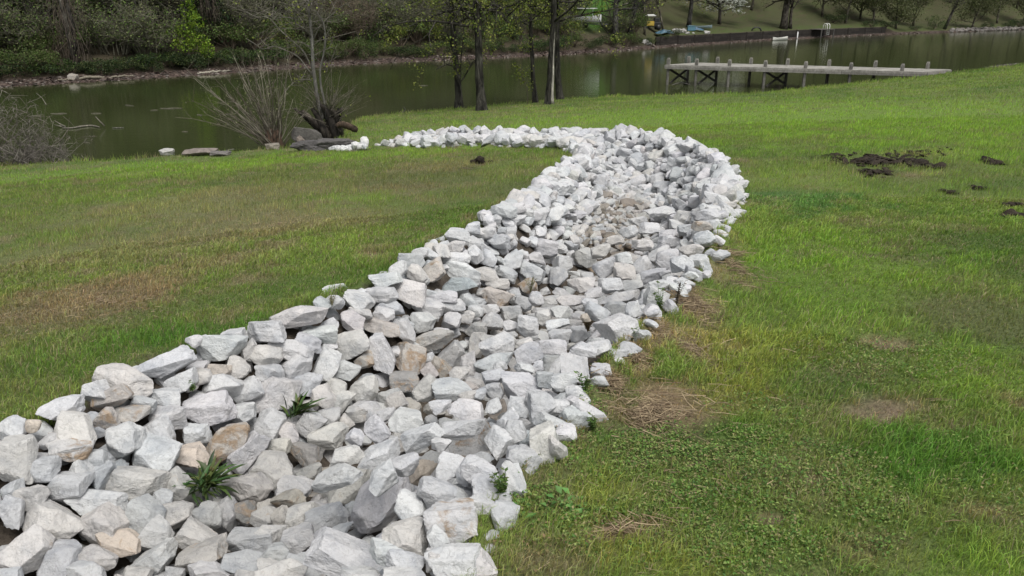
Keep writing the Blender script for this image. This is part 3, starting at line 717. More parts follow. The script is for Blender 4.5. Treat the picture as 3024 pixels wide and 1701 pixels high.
def rock_tint(r, n):
    c, st = TONE[r['tone']]
    c = np.array(c) * 0.84 * rng.uniform(0.90, 1.06) * (1 + rng.normal(size=3) * 0.008)
    f = r['dirt_shade']; c = c * np.array([1 - .38 * f, 1 - .41 * f, 1 - .455 * f]); st = st + 0.14 * f
    return np.tile(np.append(c, max(0.0, st + rng.uniform(-0.06, 0.05))), (n, 1))

LAND = [('the near broad-leaved plant', 590, 1420), ('the upper broad-leaved plant', 873, 1215), ('the blue-grey slab', 1349, 840), ('the orange-tan rock', 349, 1599),
        ('the stained wedge rock', 667, 1307), ('the biggest long boulder', 1127, 1477), ('the perched rock', 993, 854), ('the craggy rim boulder', 1823, 967),
        ('the tall slab on the rim', 1606, 1319), ('the dark hollow', 1150, 1140)]
SPECIAL = [(1349, 840, 'flat blue-grey slab lying across the left slope of the channel'), (349, 1599, 'orange-tan topped rock near the bottom left corner of the photo'),
           (667, 1307, 'brown-stained wedge-shaped rock leaning above the near broad-leaved plant'), (1127, 1477, 'biggest long white boulder, tilted, among the rocks near the lower grass edge'),
           (993, 854, 'white rock perched alone above the left rim, against the lawn'), (1823, 967, 'big craggy grey-white boulder on the right rim by the dry weeds'),
           (1606, 1319, 'tall pale slab standing on end at the right rim'), (399, 1420, 'cream blocky rock left of the near broad-leaved plant')]
NUM = ['nearest', 'second nearest', 'third nearest', 'fourth nearest', 'fifth nearest', 'sixth nearest', 'seventh nearest', 'eighth nearest', 'ninth nearest', 'tenth nearest', 'eleventh nearest', 'twelfth nearest']
TWORD = {'w': 'white', 'W': 'white, tan-stained', 'g': 'blue-grey', 'G': 'blue-grey', 'c': 'cream-grey', 't': 'tan', 's': 'brown-stained', 'S': 'brown-ended', 'd': 'dark grey', 'm': 'damp brownish'}
buckets = {}
for r in own:
    sp = [s for s in SPECIAL if math.hypot(s[0] - r['px'], s[1] - r['py']) < 12]
    if sp and r['hand']: r['label'] = sp[0][2]; continue
    ds = [(math.hypot(x - r['px'], y - r['py']), nm, x, y) for nm, x, y in LAND]
    d, nm, x, y = min(ds)
    dx, dy = r['px'] - x, r['py'] - y
    way = ('right of' if dx > 0 else 'left of') if abs(dx) > abs(dy) else ('below' if dy > 0 else 'above')
    asp = r['L'] / r['W']
    shape = 'long' if asp > 1.65 else ('blocky' if asp < 1.22 else 'angular')
    area = r['size']
    sz = 'large ' if area > 14500 else ('small ' if area < 3800 else '')
    buckets.setdefault((sz + TWORD[r['tone']] + ' ' + shape + ' rock', way, nm), []).append((d, r))
for (look, way, nm), it in buckets.items():
    it.sort(key=lambda q: q[0])
    for k, (d, r) in enumerate(it):
        r['label'] = f'{look} {way} {nm}' if len(it) == 1 else f'{look}, {NUM[min(k, 11)]} such {way} {nm}'
for r in own:
    sub = 4
    if r['L'] > 120: sub = 5
    V, F = rock_mesh(r, sub)
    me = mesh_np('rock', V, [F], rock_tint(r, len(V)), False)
    o = link('rock', me, M_ROCK, loc=r['P'].tolist())
    tag(o, r['label'], 'rock', 'white rocks lining the drainage channel')
mb = MB()
for r in rocks:
    if id(r) in ids: continue
    V, F = rock_mesh(r, 3 if r['L'] > 26 else 2)
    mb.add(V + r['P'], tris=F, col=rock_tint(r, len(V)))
if mb.n: tag(mb.build('rocks', M_ROCK, smooth=False), 'smaller and farther white rocks filling the curved drainage channel', 'rocks', kind='stuff')
print('rocks hand', len(hand), 'all', len(rocks), 'own', len(own))

# ------------------------------------------------------------------ grass, weeds and straw on the lawn
def on_lawn_samples(n, rmin, rmax, half=42.0, power=1.0):
    wide = int(n * 0.30)                      # thinner cover to either side of the view
    u = rng.random(n + wide)
    r = (rmin ** (2 * power) + u * (rmax ** (2 * power) - rmin ** (2 * power))) ** (1 / (2 * power))
    th = np.radians(np.concatenate([rng.uniform(-half, half, n), rng.uniform(half, 74, wide) * rng.choice([-1, 1], wide)]))
    return r * np.sin(th), r * np.cos(th), r
def lawn_mask(x, y, over=0.0):
    sd = shore_sd(x, y)
    S, T, I = channel(x, y)
    lim = 0.93 + 0.035 * np.sin(S * 9 + T * 3)
    return (sd > -0.30 - over) & ~((I > 0) & (np.abs(T) < lim)), sd, S, T, I
def blade_field(n, rmin, rmax, hmean, wpx, bend=True, name=None):
    x, y, r = on_lawn_samples(n, rmin, rmax)
    ok, sd, S, T, I = lawn_mask(x, y)
    x, y, r, sd = x[ok], y[ok], r[ok], sd[ok]
    c, bare, n1, n2 = lawn_color(x, y)
    keep = rng.random(len(x)) > bare * 0.86
    x, y, r, c, bare, n1, n2, sd = [q[keep] for q in (x, y, r, c, bare, n1, n2, sd)]
    z = ground_z(x, y, 0.17)
    k = len(x)
    tuft = np.clip(fbm2(x, y, 1.7, 12.0, 3) * 1.6 + 1.1 * np.clip(fbm2(x, y, 4.2, 22.0, 2), 0, 1) + 0.05, -0.45, 1.5)
    h = hmean * rng.uniform(0.45, 1.6, k) * (1 + 0.9 * np.clip(tuft, -0.35, 1)) * (1 - 0.55 * bare) * (1 + 0.9 * sstep(0.8, -0.2, sd))
    w = np.maximum(0.0026, wpx * r / 774.0) * rng.uniform(0.7, 1.3, k)
    az = rng.uniform(0, 2 * np.pi, k)
    lean = rng.uniform(0.15, 0.95, k)
    dx, dy = np.cos(az) * lean + 0.25, np.sin(az) * lean
    fa = rng.uniform(0, np.pi, k)
    wx, wy = np.cos(fa) * w / 2, np.sin(fa) * w / 2
    dry = rng.random(k) < (0.11 + 0.35 * sstep(0.0, 0.5, n2)) * (0.5 + 0.6 * sstep(1.5, -3.0, x - 0.12 * y))
    c = (c * np.array([1.80, 1.78, 1.60])) * rng.uniform(0.6, 1.45, (k, 1)) * (1 + 0.28 * np.clip(tuft, -0.5, 0.8))[:, None] * np.stack([rng.uniform(0.88, 1.18, k), np.ones(k), rng.uniform(0.8, 1.2, k)], 1)
    c = np.where(dry[:, None], np.array([0.36, 0.31, 0.18]) * rng.uniform(0.6, 1.25, (k, 1)), c)
    B = np.stack([x, y, z - 0.008], 1)
    if bend:
        M = B + np.stack([dx * h * 0.35, dy * h * 0.35, h * 0.62], 1)
        Tt = B + np.stack([dx * h * 0.95, dy * h * 0.95, h * (1.0 - 0.35 * lean)], 1)
        W = np.stack([wx, wy, np.zeros(k)], 1)
        V = np.stack([B - W, B + W, M - W * 0.8, M + W * 0.8, Tt], 1).reshape(-1, 3)
        b = np.arange(k)[:, None] * 5
        return V, [b + np.array([0, 1, 3, 2])], [b + np.array([2, 3, 4])], np.repeat(c, 5, 0)
    Tt = B + np.stack([dx * h * 0.6, dy * h * 0.6, h], 1)
    W = np.stack([wx, wy, np.zeros(k)], 1)
    V = np.stack([B - W, B + W, Tt], 1).reshape(-1, 3)
    b = np.arange(k)[:, None] * 3
    return V, [], [b + np.array([0, 1, 2])], np.repeat(c, 3, 0)
G = MB()
for n, a, b, h, wp, bend in ((190000, 1.2, 4.5, 0.034, 0.85, True), (260000, 4.5, 9, 0.036, 0.7, True), (330000, 9, 18, 0.037, 0.6, False), (360000, 18, 45, 0.040, 0.6, False)):
    V, q, t, c = blade_field(n, a, b, h, wp, bend)
    G.add(V, q[0] if q else None, t[0], c)
tag(G.build('lawn_grass', M_GRASS), 'short mown spring grass covering the lawn beside the rock channel', 'grass', kind='stuff')

# low small-leaved weeds in the near right lawn and along the rim of the rocks
def leaf_field(spots, per_m2, size, hmax, cols, name, label):
    X, Y, Cc = [], [], []
    for (px, py, rx, ry, dens) in spots:
        a = on_plane(px * D2S, py * D2S); w = project(a)[2][0]
        sx = rx * D2S / FS * w
        sy = (on_plane(px * D2S, (py - ry) * D2S)[1] - on_plane(px * D2S, (py + ry) * D2S)[1]) / 2
        n = int(per_m2 * dens * math.pi * sx * sy)
        r = np.sqrt(rng.random(n)) * 1.15; t = rng.uniform(0, 2 * np.pi, n)
        X.append(a[0] + r * np.cos(t) * sx); Y.append(a[1] + r * np.sin(t) * sy)
    x, y = np.concatenate(X), np.concatenate(Y)
    ok, sd, S, T, I = lawn_mask(x, y); x, y = x[ok], y[ok]
    cl = fbm2(x, y, 5.0, 20.0, 3); bare = lawn_color(x, y)[1]
    ok = (cl > -0.42 + 0.4 * rng.random(len(x))) & (rng.random(len(x)) > bare * 0.85); x, y, cl = x[ok], y[ok], cl[ok]
    k = len(x)
    z = ground_z(x, y, 0.17) + hmax * rng.random(k) * np.clip(0.45 + cl, 0.15, 1.2)
    # cup-shaped leaf: two quads hinged on the midrib
    az = rng.uniform(0, 2 * np.pi, k); pit = rng.uniform(-0.2, 0.8, k)
    L = size * rng.uniform(0.6, 1.35, k); W = L * rng.uniform(0.28, 0.42, k)
    f = np.stack([np.cos(az) * np.cos(pit), np.sin(az) * np.cos(pit), np.sin(pit)], 1)
    s = np.stack([-np.sin(az), np.cos(az), np.zeros(k)], 1)
    u = np.cross(f, s)
    B = np.stack([x, y, z], 1)
    V = np.stack([B, B + f * (L * .5)[:, None] + s * W[:, None] - u * (W * .4)[:, None] * -1, B + f * L[:, None], B + f * (L * .5)[:, None] - s * W[:, None] + u * (W * .4)[:, None]], 1).reshape(-1, 3)
    b = np.arange(k)[:, None] * 4
    ci = rng.integers(0, len(cols), k)
    c = np.array(cols)[ci] * 1.6 * rng.uniform(0.7, 1.35, (k, 1))
    m = MB(); m.add(V, None, np.concatenate([b + np.array([0, 1, 2]), b + np.array([0, 2, 3])]), np.repeat(c, 4, 0))
    return tag(m.build(name, M_LEAF), label, 'weeds', kind='stuff')
leaf_field([(1560, 1150, 190, 60, 1.0), (1760, 1120, 200, 60, 1.0), (1950, 1160, 230, 90, .9), (2000, 1290, 260, 100, .8), (1480, 1250, 200, 80, .9), (1700, 1330, 260, 100, .7), (1950, 1400, 260, 60, .8), (2350, 1210, 240, 110, .45),
            (1330, 1250, 80, 40, 1.2), (2180, 900, 220, 60, .5), (1900, 1040, 120, 40, .8), (1620, 925, 70, 30, .8), (1480, 1030, 40, 35, 1.0)],
           11000, 0.012, 0.055, [(0.065, 0.130, 0.026), (0.10, 0.175, 0.036), (0.045, 0.095, 0.020), (0.16, 0.20, 0.06), (0.12, 0.16, 0.045), (0.17, 0.15, 0.07)], 'ground_weeds',
           'low small-leaved chickweed and clover over the near right lawn')
leaf_field([(1430, 1110, 55, 45, 1.0), (1330, 1400, 90, 60, .9), (1420, 1330, 90, 60, .6), (1560, 970, 60, 40, .6)], 3600, 0.013, 0.06,
           [(0.16, 0.135, 0.06), (0.12, 0.10, 0.045), (0.10, 0.12, 0.04), (0.14, 0.10, 0.055)], 'dry_weeds', 'brownish dry moss-like weeds along the right rim of the rocks')
# broad clover leaves by the lower rim
leaf_field([(1440, 1282, 60, 24, 1.2), (1300, 1290, 40, 30, .5)], 2600, 0.034, 0.05, [(0.07, 0.16, 0.04), (0.10, 0.20, 0.055)], 'clover_leaves', 'broad pale green clover leaves by the lower right rim')

def straw(spots, name, label):
    m = MB()
    for (px, py, rx, ry, n, L, ang) in spots:
        a = on_plane(px * D2S, py * D2S); w = project(a)[2][0]
        sx = rx * D2S / FS * w
        sy = (on_plane(px * D2S, (py - ry) * D2S)[1] - on_plane(px * D2S, (py + ry) * D2S)[1]) / 2
        r = np.abs(rng.normal(size=n)) * 0.62; t = rng.uniform(0, 2 * np.pi, n)
        r = r * (1 + 0.35 * np.sin(3 * t + px) + 0.25 * np.sin(5 * t + py))
        x, y = a[0] + r * np.cos(t) * sx, a[1] + r * np.sin(t) * sy
        ok, sd, S, T, I = lawn_mask(x, y); x, y = x[ok], y[ok]
        z = ground_z(x, y, 0.17)
        for i in range(len(x)):
            l = L * random.uniform(0.35, 1.4); az = ang + random.gauss(0, 0.75)
            d = np.array([math.cos(az), math.sin(az), random.gauss(0, 0.10)]) * l / 2
            c0 = np.array([x[i], y[i], z[i] + random.uniform(0.004, 0.025)])
            wd = random.uniform(0.0008, 0.0022)
            mid = c0 + np.array([random.gauss(0, l * .04), random.gauss(0, l * .04), random.uniform(0, l * .05)])
            v = random.uniform(0.5, 1.25)
            m.tube([c0 - d, mid, c0 + d], wd, 4, np.array([0.34, 0.265, 0.165]) * v if random.random() < .6 else np.array([0.17, 0.12, 0.075]) * v)
    return tag(m.build(name, M_STRAW), label, 'straw', kind='stuff')
straw([(1535, 975, 50, 50, 130, 0.09, 2.4), (1600, 905, 50, 45, 130, 0.09, 2.4), (1650, 830, 45, 45, 130, 0.09, 2.4), (1715, 765, 50, 40, 130, 0.10, 2.4), (1640, 1040, 175, 80, 460, 0.10, 2.6), (1760, 775, 65, 95, 260, 0.10, 2.4), (1845, 670, 55, 65, 160, 0.10, 2.4), (1740, 880, 50, 60, 180, 0.09, 2.2), (1560, 1335, 120, 30, 90, 0.08, 2.7), (1850, 545, 30, 10, 40, 0.12, 2.2),
       (1850, 640, 50, 12, 40, 0.16, 0.3), (1720, 1250, 380, 180, 60, 0.06, 2.0), (2050, 900, 420, 260, 60, 0.06, 1.0), (250, 760, 330, 90, 500, 0.05, 0.6), (700, 560, 500, 80, 300, 0.06, 0.5)],
      'dry_straw', 'loose dry straw stems and thatch scattered on the lawn')
straw([(1662, 1228, 3, 3, 2, 0.11, 1.2), (1600, 990, 40, 10, 3, 0.17, 0.7), (1660, 1052, 40, 6, 3, 0.2, -0.1), (1700, 1325, 30, 4, 2, 0.2, 0.1), (1930, 605, 20, 3, 1, 0.25, 0.05), (2360, 1020, 20, 6, 2, 0.12, -0.3)], 'straw_stems', 'single long pale straw stems lying on the grass')

# ------------------------------------------------------------------ dark clods in the muddy patch, molehill
def clod_field(spots, name, label, col):
    m = MB()
    for (px, py, rx, ry, n, s) in spots:
        a = on_plane(px * D2S, py * D2S); w = project(a)[2][0]
        sx = rx * D2S / FS * w
        sy = (on_plane(px * D2S, (py - ry) * D2S)[1] - on_plane(px * D2S, (py + ry) * D2S)[1]) / 2
        for i in range(int(n * 1.5)):
            r = abs(random.gauss(0, 0.55)); t = random.uniform(0, 2 * math.pi)
            x, y = a[0] + r * math.cos(t) * sx, a[1] + r * math.sin(t) * sy
            V, F = rock_shape(2, rng, rough=0.3, sharp=12)
            h = s * random.uniform(0.2, 0.7) ** 1.3 * np.array([1.3, 1.2, 0.36])
            m.add(V * h @ flat_rot(rng, 0.3).T + np.array([x, y, gz(x, y) + 0.002]), tris=F, col=np.array(col) * random.uniform(0.7, 1.4))
    return tag(m.build(name, M_GROUND, smooth=True), label, 'soil', kind='stuff')
clod_field([(2200, 405, 120, 15, 130, 0.085), (2310, 411, 40, 14, 60, 0.11), (2195, 436, 45, 10, 50, 0.09), (2090, 395, 60, 4, 25, 0.07), (2500, 408, 22, 8, 18, 0.09), (2390, 484, 14, 5, 10, 0.08), (2560, 541, 40, 10, 30, 0.09), (2540, 516, 40, 5, 18, 0.06), (2330, 385, 100, 12, 40, 0.06), (2460, 472, 22, 5, 14, 0.06)],
           'mud_clods', 'dark churned mud clods in the torn-up patch of the right lawn', (0.034, 0.026, 0.018))
mh = hit_ground(1207 * D2S, 409 * D2S)
m = MB()
for i in range(12):
    V, F = rock_shape(2, rng, rough=0.3, sharp=12)
    q = rng.normal(size=2) * 0.06
    m.add(V * rng.uniform(0.03, 0.07) * np.array([1, 1, 0.8]) + np.array([q[0], q[1], 0.07 * math.exp(-(q @ q) / 0.008)]), tris=F, col=np.array((0.024, 0.018, 0.013)) * rng.uniform(.7, 1.4))
tag(m.build('molehill', M_GROUND, smooth=True, loc=(mh[0], mh[1], gz(mh[0], mh[1]))), 'small dark molehill on the lawn inside the bend of the rocks', 'molehill')

# ------------------------------------------------------------------ broad-leaved plants among the rocks
def leafy_plant(px, py, label, n, length, spread, lean, name='broadleaf_plant'):
    P = hit_ground(px * D2S, py * D2S)
    m = MB(); st = MB()
    for i in range(n):
        az = rng.uniform(0, 2 * np.pi); L = length * rng.uniform(0.6, 1.1); el = rng.uniform(0.55, 1.45)
        k = 7; u = np.linspace(0, 1, k)
        e = el - u * spread * rng.uniform(0.5, 1.3)
        ds = L / (k - 1)
        hor = np.cumsum(np.cos(e)) * ds; ver = np.cumsum(np.sin(e)) * ds
        b0 = rng.normal(size=2) * length * 0.16; bend = rng.normal() * 0.35 * L
        c = np.stack([b0[0] + np.cos(az) * hor + lean[0] * u * L - np.sin(az) * bend * u ** 2, b0[1] + np.sin(az) * hor + lean[1] * u * L + np.cos(az) * bend * u ** 2, ver], 1)
        w = L * rng.uniform(0.055, 0.085) * np.sin(np.pi * np.clip(u * 0.93 + 0.07, 0, 1)) ** 0.75 + 0.001
        s = np.array([-math.sin(az), math.cos(az), 0.0])
        nrm = np.array([0, 0, 1.0])
        V = np.concatenate([c - s * w[:, None] + nrm * w[:, None] * 0.45, c, c + s * w[:, None] + nrm * w[:, None] * 0.45])
        Q = [(a, a + 1, k + a + 1, k + a) for a in range(k - 1)] + [(k + a, k + a + 1, 2 * k + a + 1, 2 * k + a) for a in range(k - 1)]
        col = np.array((0.030, 0.070, 0.018)) * rng.uniform(0.55, 2.0) * np.array([rng.uniform(0.9, 1.9), 1, 1])
        m.add(V, Q, None, col)
    o = empty(name, P.tolist())
    m.build('leaves', M_DARKLEAF, o, smooth=True)
    for i in range(3):
        a = rng.uniform(0, 6.28); d = np.array([math.cos(a) * .25 + lean[0], math.sin(a) * .25 + lean[1], 1.0])
        pts = [d * q * length * 0.7 for q in (0, .5, 1)]
        st.tube(pts, [0.002, 0.0018, 0.0015], 5, (0.07, 0.10, 0.03)); st.tube([pts[2], pts[2] + d * 0.012, pts[2] + d * 0.024], [0.003, 0.006, 0.002], 6, (0.16, 0.14, 0.06))
    st.build('flower_stem', M_LEAF, o, smooth=True)
    return tag(o, label, 'plant', 'broad-leaved plants between the rocks')
leafy_plant(515, 1235, 'larger dark green broad-leaved plant between the near white rocks', 75, 0.150, 0.9, (0.25, 0.0))
leafy_plant(738, 1050, 'smaller dark green broad-leaved plant higher up between the rocks', 36, 0.135, 0.6, (0.35, 0.1))

def weed(px, py, label, n, h, cols, leaf=0.02, name='weed_plant', spread=0.5):
    P = hit_ground(px * D2S, py * D2S)
    st, lf = MB(), MB()
    for i in range(n):
        az = rng.uniform(0, 2 * np.pi); l = h * rng.uniform(0.5, 1.1); s = rng.uniform(0.1, spread)
        pts = np.array([[math.cos(az) * s * l * u ** 1.4, math.sin(az) * s * l * u ** 1.4, l * u] for u in (0, .35, .7, 1.0)])
        st.tube(pts, [0.0022, 0.0018, 0.0014, 0.0008], 4, np.array(cols[0]) * rng.uniform(.7, 1.2))
        for j in range(int(6 + l * 60)):
            u = rng.uniform(0.15, 1.0); q = np.array([np.interp(u, (0, .35, .7, 1), pts[:, k]) for k in range(3)])
            a2 = rng.uniform(0, 6.28); L = leaf * rng.uniform(.6, 1.3); f = np.array([math.cos(a2), math.sin(a2), rng.uniform(-.2, .7)]); s2 = np.array([-math.sin(a2), math.cos(a2), 0]) * 0.35
            lf.add([q, q + (f * .5 + s2) * L, q + f * L, q + (f * .5 - s2) * L], [(0, 1, 2, 3)], None, np.array(cols[rng.integers(0, len(cols))]) * rng.uniform(.7, 1.3))
    o = empty(name, P.tolist())
    st.build('stems', M_TWIG, o); lf.build('leaves', M_LEAF, o)
    return tag(o, label, 'weed')
GRN = [(0.07, 0.13, 0.03), (0.10, 0.17, 0.04), (0.12, 0.15, 0.05)]
weed(1470, 990, 'thin dark-stemmed green weed beside the right rim rocks', 6, 0.13, GRN)
weed(1490, 1085, 'small green leafy weed at the foot of the right rim rocks', 9, 0.09, GRN)
weed(1660, 782, 'bright green weed by the rim rock at the right grass edge', 8, 0.16, GRN)
weed(1590, 860, 'small green sprig below the craggy rim boulder', 6, 0.12, GRN)
weed(1478, 835, 'dry brown grass tuft left of the craggy rim boulder', 22, 0.15, [(0.17, 0.13, 0.07), (0.13, 0.10, 0.06)], 0.018, 'dry_tuft')
weed(1700, 772, 'dry dark twig weed beside the outermost rim rock', 4, 0.2, [(0.07, 0.055, 0.035)], 0.02, 'dry_weed')
weed(1263, 1255, 'tall seedy weed against the lowest right rim rocks', 12, 0.12, GRN)
weed(485, 985, 'tiny green weed in a gap between left slope rocks', 8, 0.07, GRN, 0.016)
weed(1335, 735, 'yellowish grass sprig on the rocks in the middle of the channel', 10, 0.16, [(0.16, 0.17, 0.06), (0.20, 0.17, 0.09)], 0.016)
weed(835, 770, 'pale dry grass blades beside the perched rock', 9, 0.13, [(0.26, 0.24, 0.15), (0.16, 0.17, 0.07)], 0.012)
# ------------------------------------------------------------------ far shore vegetation
def frame_rand(k, rg):
    a = rg.normal(size=(k, 3)); a /= np.linalg.norm(a, axis=1, keepdims=True)
    b = rg.normal(size=(k, 3)); b -= a * (a * b).sum(1, keepdims=True); b /= np.linalg.norm(b, axis=1, keepdims=True)
    return a, b
def leaf_quads(m, C, size, cols, rg, var=0.4, tri=False):
    k = len(C); a, b = frame_rand(k, rg)
    s = size * rg.uniform(0.55, 1.4, (k, 1))
    c = np.array(cols)[rg.integers(0, len(cols), k)] * rg.uniform(1 - var, 1 + var, (k, 1))
    V = np.stack([C - a * s * .5, C + b * s * .36, C + a * s * .5, C - b * s * .36], 1).reshape(-1, 3)
    m.add(V, np.arange(k)[:, None] * 4 + np.arange(4), None, np.repeat(c, 4, 0))
def ribbons(m, P0, P1, sag, w0, w1, cols, rg, seg=4):
    """many curved twigs at once, each a thin three-sided spine"""
    k = len(P0); u = np.linspace(0, 1, seg + 1)
    C = P0[:, None, :] * (1 - u)[None, :, None] + P1[:, None, :] * u[None, :, None]
    C[:, :, 2] += sag[:, None] * (4 * u * (1 - u))[None, :]
    C += rg.normal(size=C.shape) * (np.linalg.norm(P1 - P0, axis=1) * 0.025)[:, None, None] * (u > 0)[None, :, None]
    d = P1 - P0; d /= np.linalg.norm(d, axis=1, keepdims=True) + 1e-9
    ref = rg.normal(size=(k, 3)); A = np.cross(d, ref); A /= np.linalg.norm(A, axis=1, keepdims=True) + 1e-9; B = np.cross(d, A)
    w = (w0[:, None] * (1 - u) + w1[:, None] * u)[:, :, None]
    ring = np.stack([C + (A * math.cos(t) + B * math.sin(t))[:, None, :] * w for t in (0, 2.094, 4.189)], 2)
    V = ring.reshape(-1, 3); n = seg + 1
    base = (np.arange(k) * n * 3)[:, None, None] + (np.arange(seg) * 3)[None, :, None]
    j = np.arange(3)[None, None, :]; j2 = (j + 1) % 3
    Q = np.stack([base + j, base + j2, base + 3 + j2, base + 3 + j], -1).reshape(-1, 4)
    c = np.array(cols)[rg.integers(0, len(cols), k)] * rg.uniform(0.65, 1.35, (k, 1))
    m.add(V, Q, None, np.repeat(c, n * 3, 0))
def blob_points(k, lobes, rg, shell=0.55):
    """points through the volume of several uneven lobes, denser near the outside"""
    W = np.array([l[3] * l[4] * l[5] for l in lobes]) ** 0.8; W /= W.sum()
    i = rg.choice(len(lobes), k, p=W); L = np.array(lobes)[i]
    d = rg.normal(size=(k, 3)); d /= np.linalg.norm(d, axis=1, keepdims=True)
    r = (shell + (1 - shell) * rg.random((k, 1)) ** 0.6) * (1 + 0.25 * pnoise(d * 2.2 + L[:, :3] * 3.1)[:, None])
    P = L[:, :3] + d * r * L[:, 3:6]
    keep = pnoise(P * 1.15 + 17) > -0.20
    P = P[keep]
    return P[P[:, 2] > 0.02]
TW_GREY = [(0.125, 0.12, 0.088), (0.095, 0.09, 0.064), (0.16, 0.155, 0.115), (0.075, 0.070, 0.048)]
TW_BROWN = [(0.12, 0.095, 0.07), (0.09, 0.07, 0.05), (0.15, 0.12, 0.09)]
LF_OLIVE = [(0.090, 0.110, 0.036), (0.115, 0.135, 0.050), (0.065, 0.088, 0.028), (0.12, 0.12, 0.06)]
LF_MID = [(0.075, 0.125, 0.026), (0.10, 0.16, 0.036), (0.052, 0.095, 0.021)]
LF_DARK = [(0.024, 0.045, 0.014), (0.035, 0.062, 0.018), (0.018, 0.034, 0.012)]
LF_BRIGHT = [(0.17, 0.26, 0.024), (0.13, 0.22, 0.02), (0.22, 0.30, 0.035), (0.09, 0.17, 0.018)]
LF_YOUNG = [(0.17, 0.20, 0.035), (0.22, 0.24, 0.05), (0.13, 0.16, 0.03)]

def twig_shrub(seed, h, w, leafcols, twigcols, n_stem=46, n_leaf=700, twig=0.010, leaf=0.09):
    rg = np.random.default_rng(seed)
    st, cr = MB(), MB()
    az = rg.uniform(0, 2 * np.pi, n_stem); sp = rg.uniform(0.15, 1.0, n_stem) ** 0.7; hh = h * rg.uniform(0.55, 1.05, n_stem) * (1.08 - 0.45 * sp)
    P0 = np.stack([np.cos(az) * 0.12 * w, np.sin(az) * 0.12 * w, np.zeros(n_stem)], 1)
    P1 = np.stack([np.cos(az) * sp * w / 2, np.sin(az) * sp * w / 2, hh], 1)
    ribbons(st, P0, P1, 0.15 * hh * sp + 0.05, np.full(n_stem, twig * 2.4), np.full(n_stem, twig * 0.7), twigcols, rg, 5)
    k = n_stem * 16
    i = rg.integers(0, n_stem, k); u = rg.uniform(0.2, 1.0, k)[:, None]
    S = P0[i] * (1 - u) + P1[i] * u; S[:, 2] += (0.15 * hh * sp + 0.05)[i] * (4 * u * (1 - u))[:, 0]
    D = rg.normal(size=(k, 3)); D[:, 2] = np.abs(D[:, 2]) * 0.7; D /= np.linalg.norm(D, axis=1, keepdims=True)
    E = S + D * (h * rg.uniform(0.10, 0.30, k))[:, None]; E[:, 2] = np.maximum(E[:, 2], 0.05)
    ribbons(cr, S, E, np.full(k, 0.03), np.full(k, twig * 1.1), np.full(k, twig * 0.5), twigcols, rg, 3)
    j = rg.integers(0, k, n_leaf); v = rg.uniform(0.2, 1.1, n_leaf)[:, None]
    leaf_quads(cr, S[j] * (1 - v) + E[j] * v + rg.normal(size=(n_leaf, 3)) * 0.06, leaf, leafcols, rg)
    return st.mesh('stems'), cr.mesh('crown')
def leafy_bush(seed, h, w, cols, n=1500, leaf=0.11, twigcols=TW_BROWN):
    rg = np.random.default_rng(seed); st, cr = MB(), MB()
    lobes = [(rg.normal() * w * .24, rg.normal() * w * .24, h * rg.uniform(0.2, 0.72), w * rg.uniform(.16, .30), w * rg.uniform(.16, .30), h * rg.uniform(.16, .32)) for _ in range(9)]
    P = blob_points(n, lobes, rg, 0.35)
    leaf_quads(cr, P, leaf, cols, rg, 0.5)
    k = 30; az = rg.uniform(0, 6.28, k)
    P1 = P[rg.integers(0, len(P), k)]
    ribbons(st, np.stack([np.cos(az) * .1, np.sin(az) * .1, np.zeros(k)], 1), P1, np.full(k, .15), np.full(k, .022), np.full(k, .006), twigcols, rg, 4)
    return st.mesh('stems'), cr.mesh('crown')
def grow(m, tips, p, d, L, r, depth, rg, up=0.15, cols=(1, 1, 1), sides=6, kink=0.22, ratio=0.68, nb=(2, 4), bare=0.25):
    """one limb and its side limbs; TIPS collects the ends of the last twigs"""
    n = 6; pts = [np.array(p)]; d = np.array(d, float)
    for i in range(n):
        d = d + rg.normal(size=3) * kink * 0.5 + np.array([0, 0, up * 0.3]); d /= np.linalg.norm(d)
        pts.append(pts[-1] + d * L / n)
    rad = np.linspace(r, r * (0.45 if depth else 0.3), n + 1)
    m.tube(pts, rad, sides if depth else 4, cols)
    if depth == 0:
        tips.extend(pts[2:]); return
    for _ in range(int(rg.integers(nb[0], nb[1] + 1))):
        u = rg.uniform(bare, 1.0) * n; i = min(int(u), n - 1); q = pts[i] + (pts[i + 1] - pts[i]) * (u - i)
        side = rg.normal(size=3); side -= d * (side @ d); side /= np.linalg.norm(side) + 1e-9
        dd = d * rg.uniform(0.35, 0.9) + side * rg.uniform(0.6, 1.0) + np.array([0, 0, up])
        dd /= np.linalg.norm(dd)
        grow(m, tips, q, dd, L * ratio * rg.uniform(0.7, 1.15), rad[i] * 0.55, depth - 1, rg, up, cols, sides, kink, ratio, nb, 0.2)
    tips.append(pts[-1])
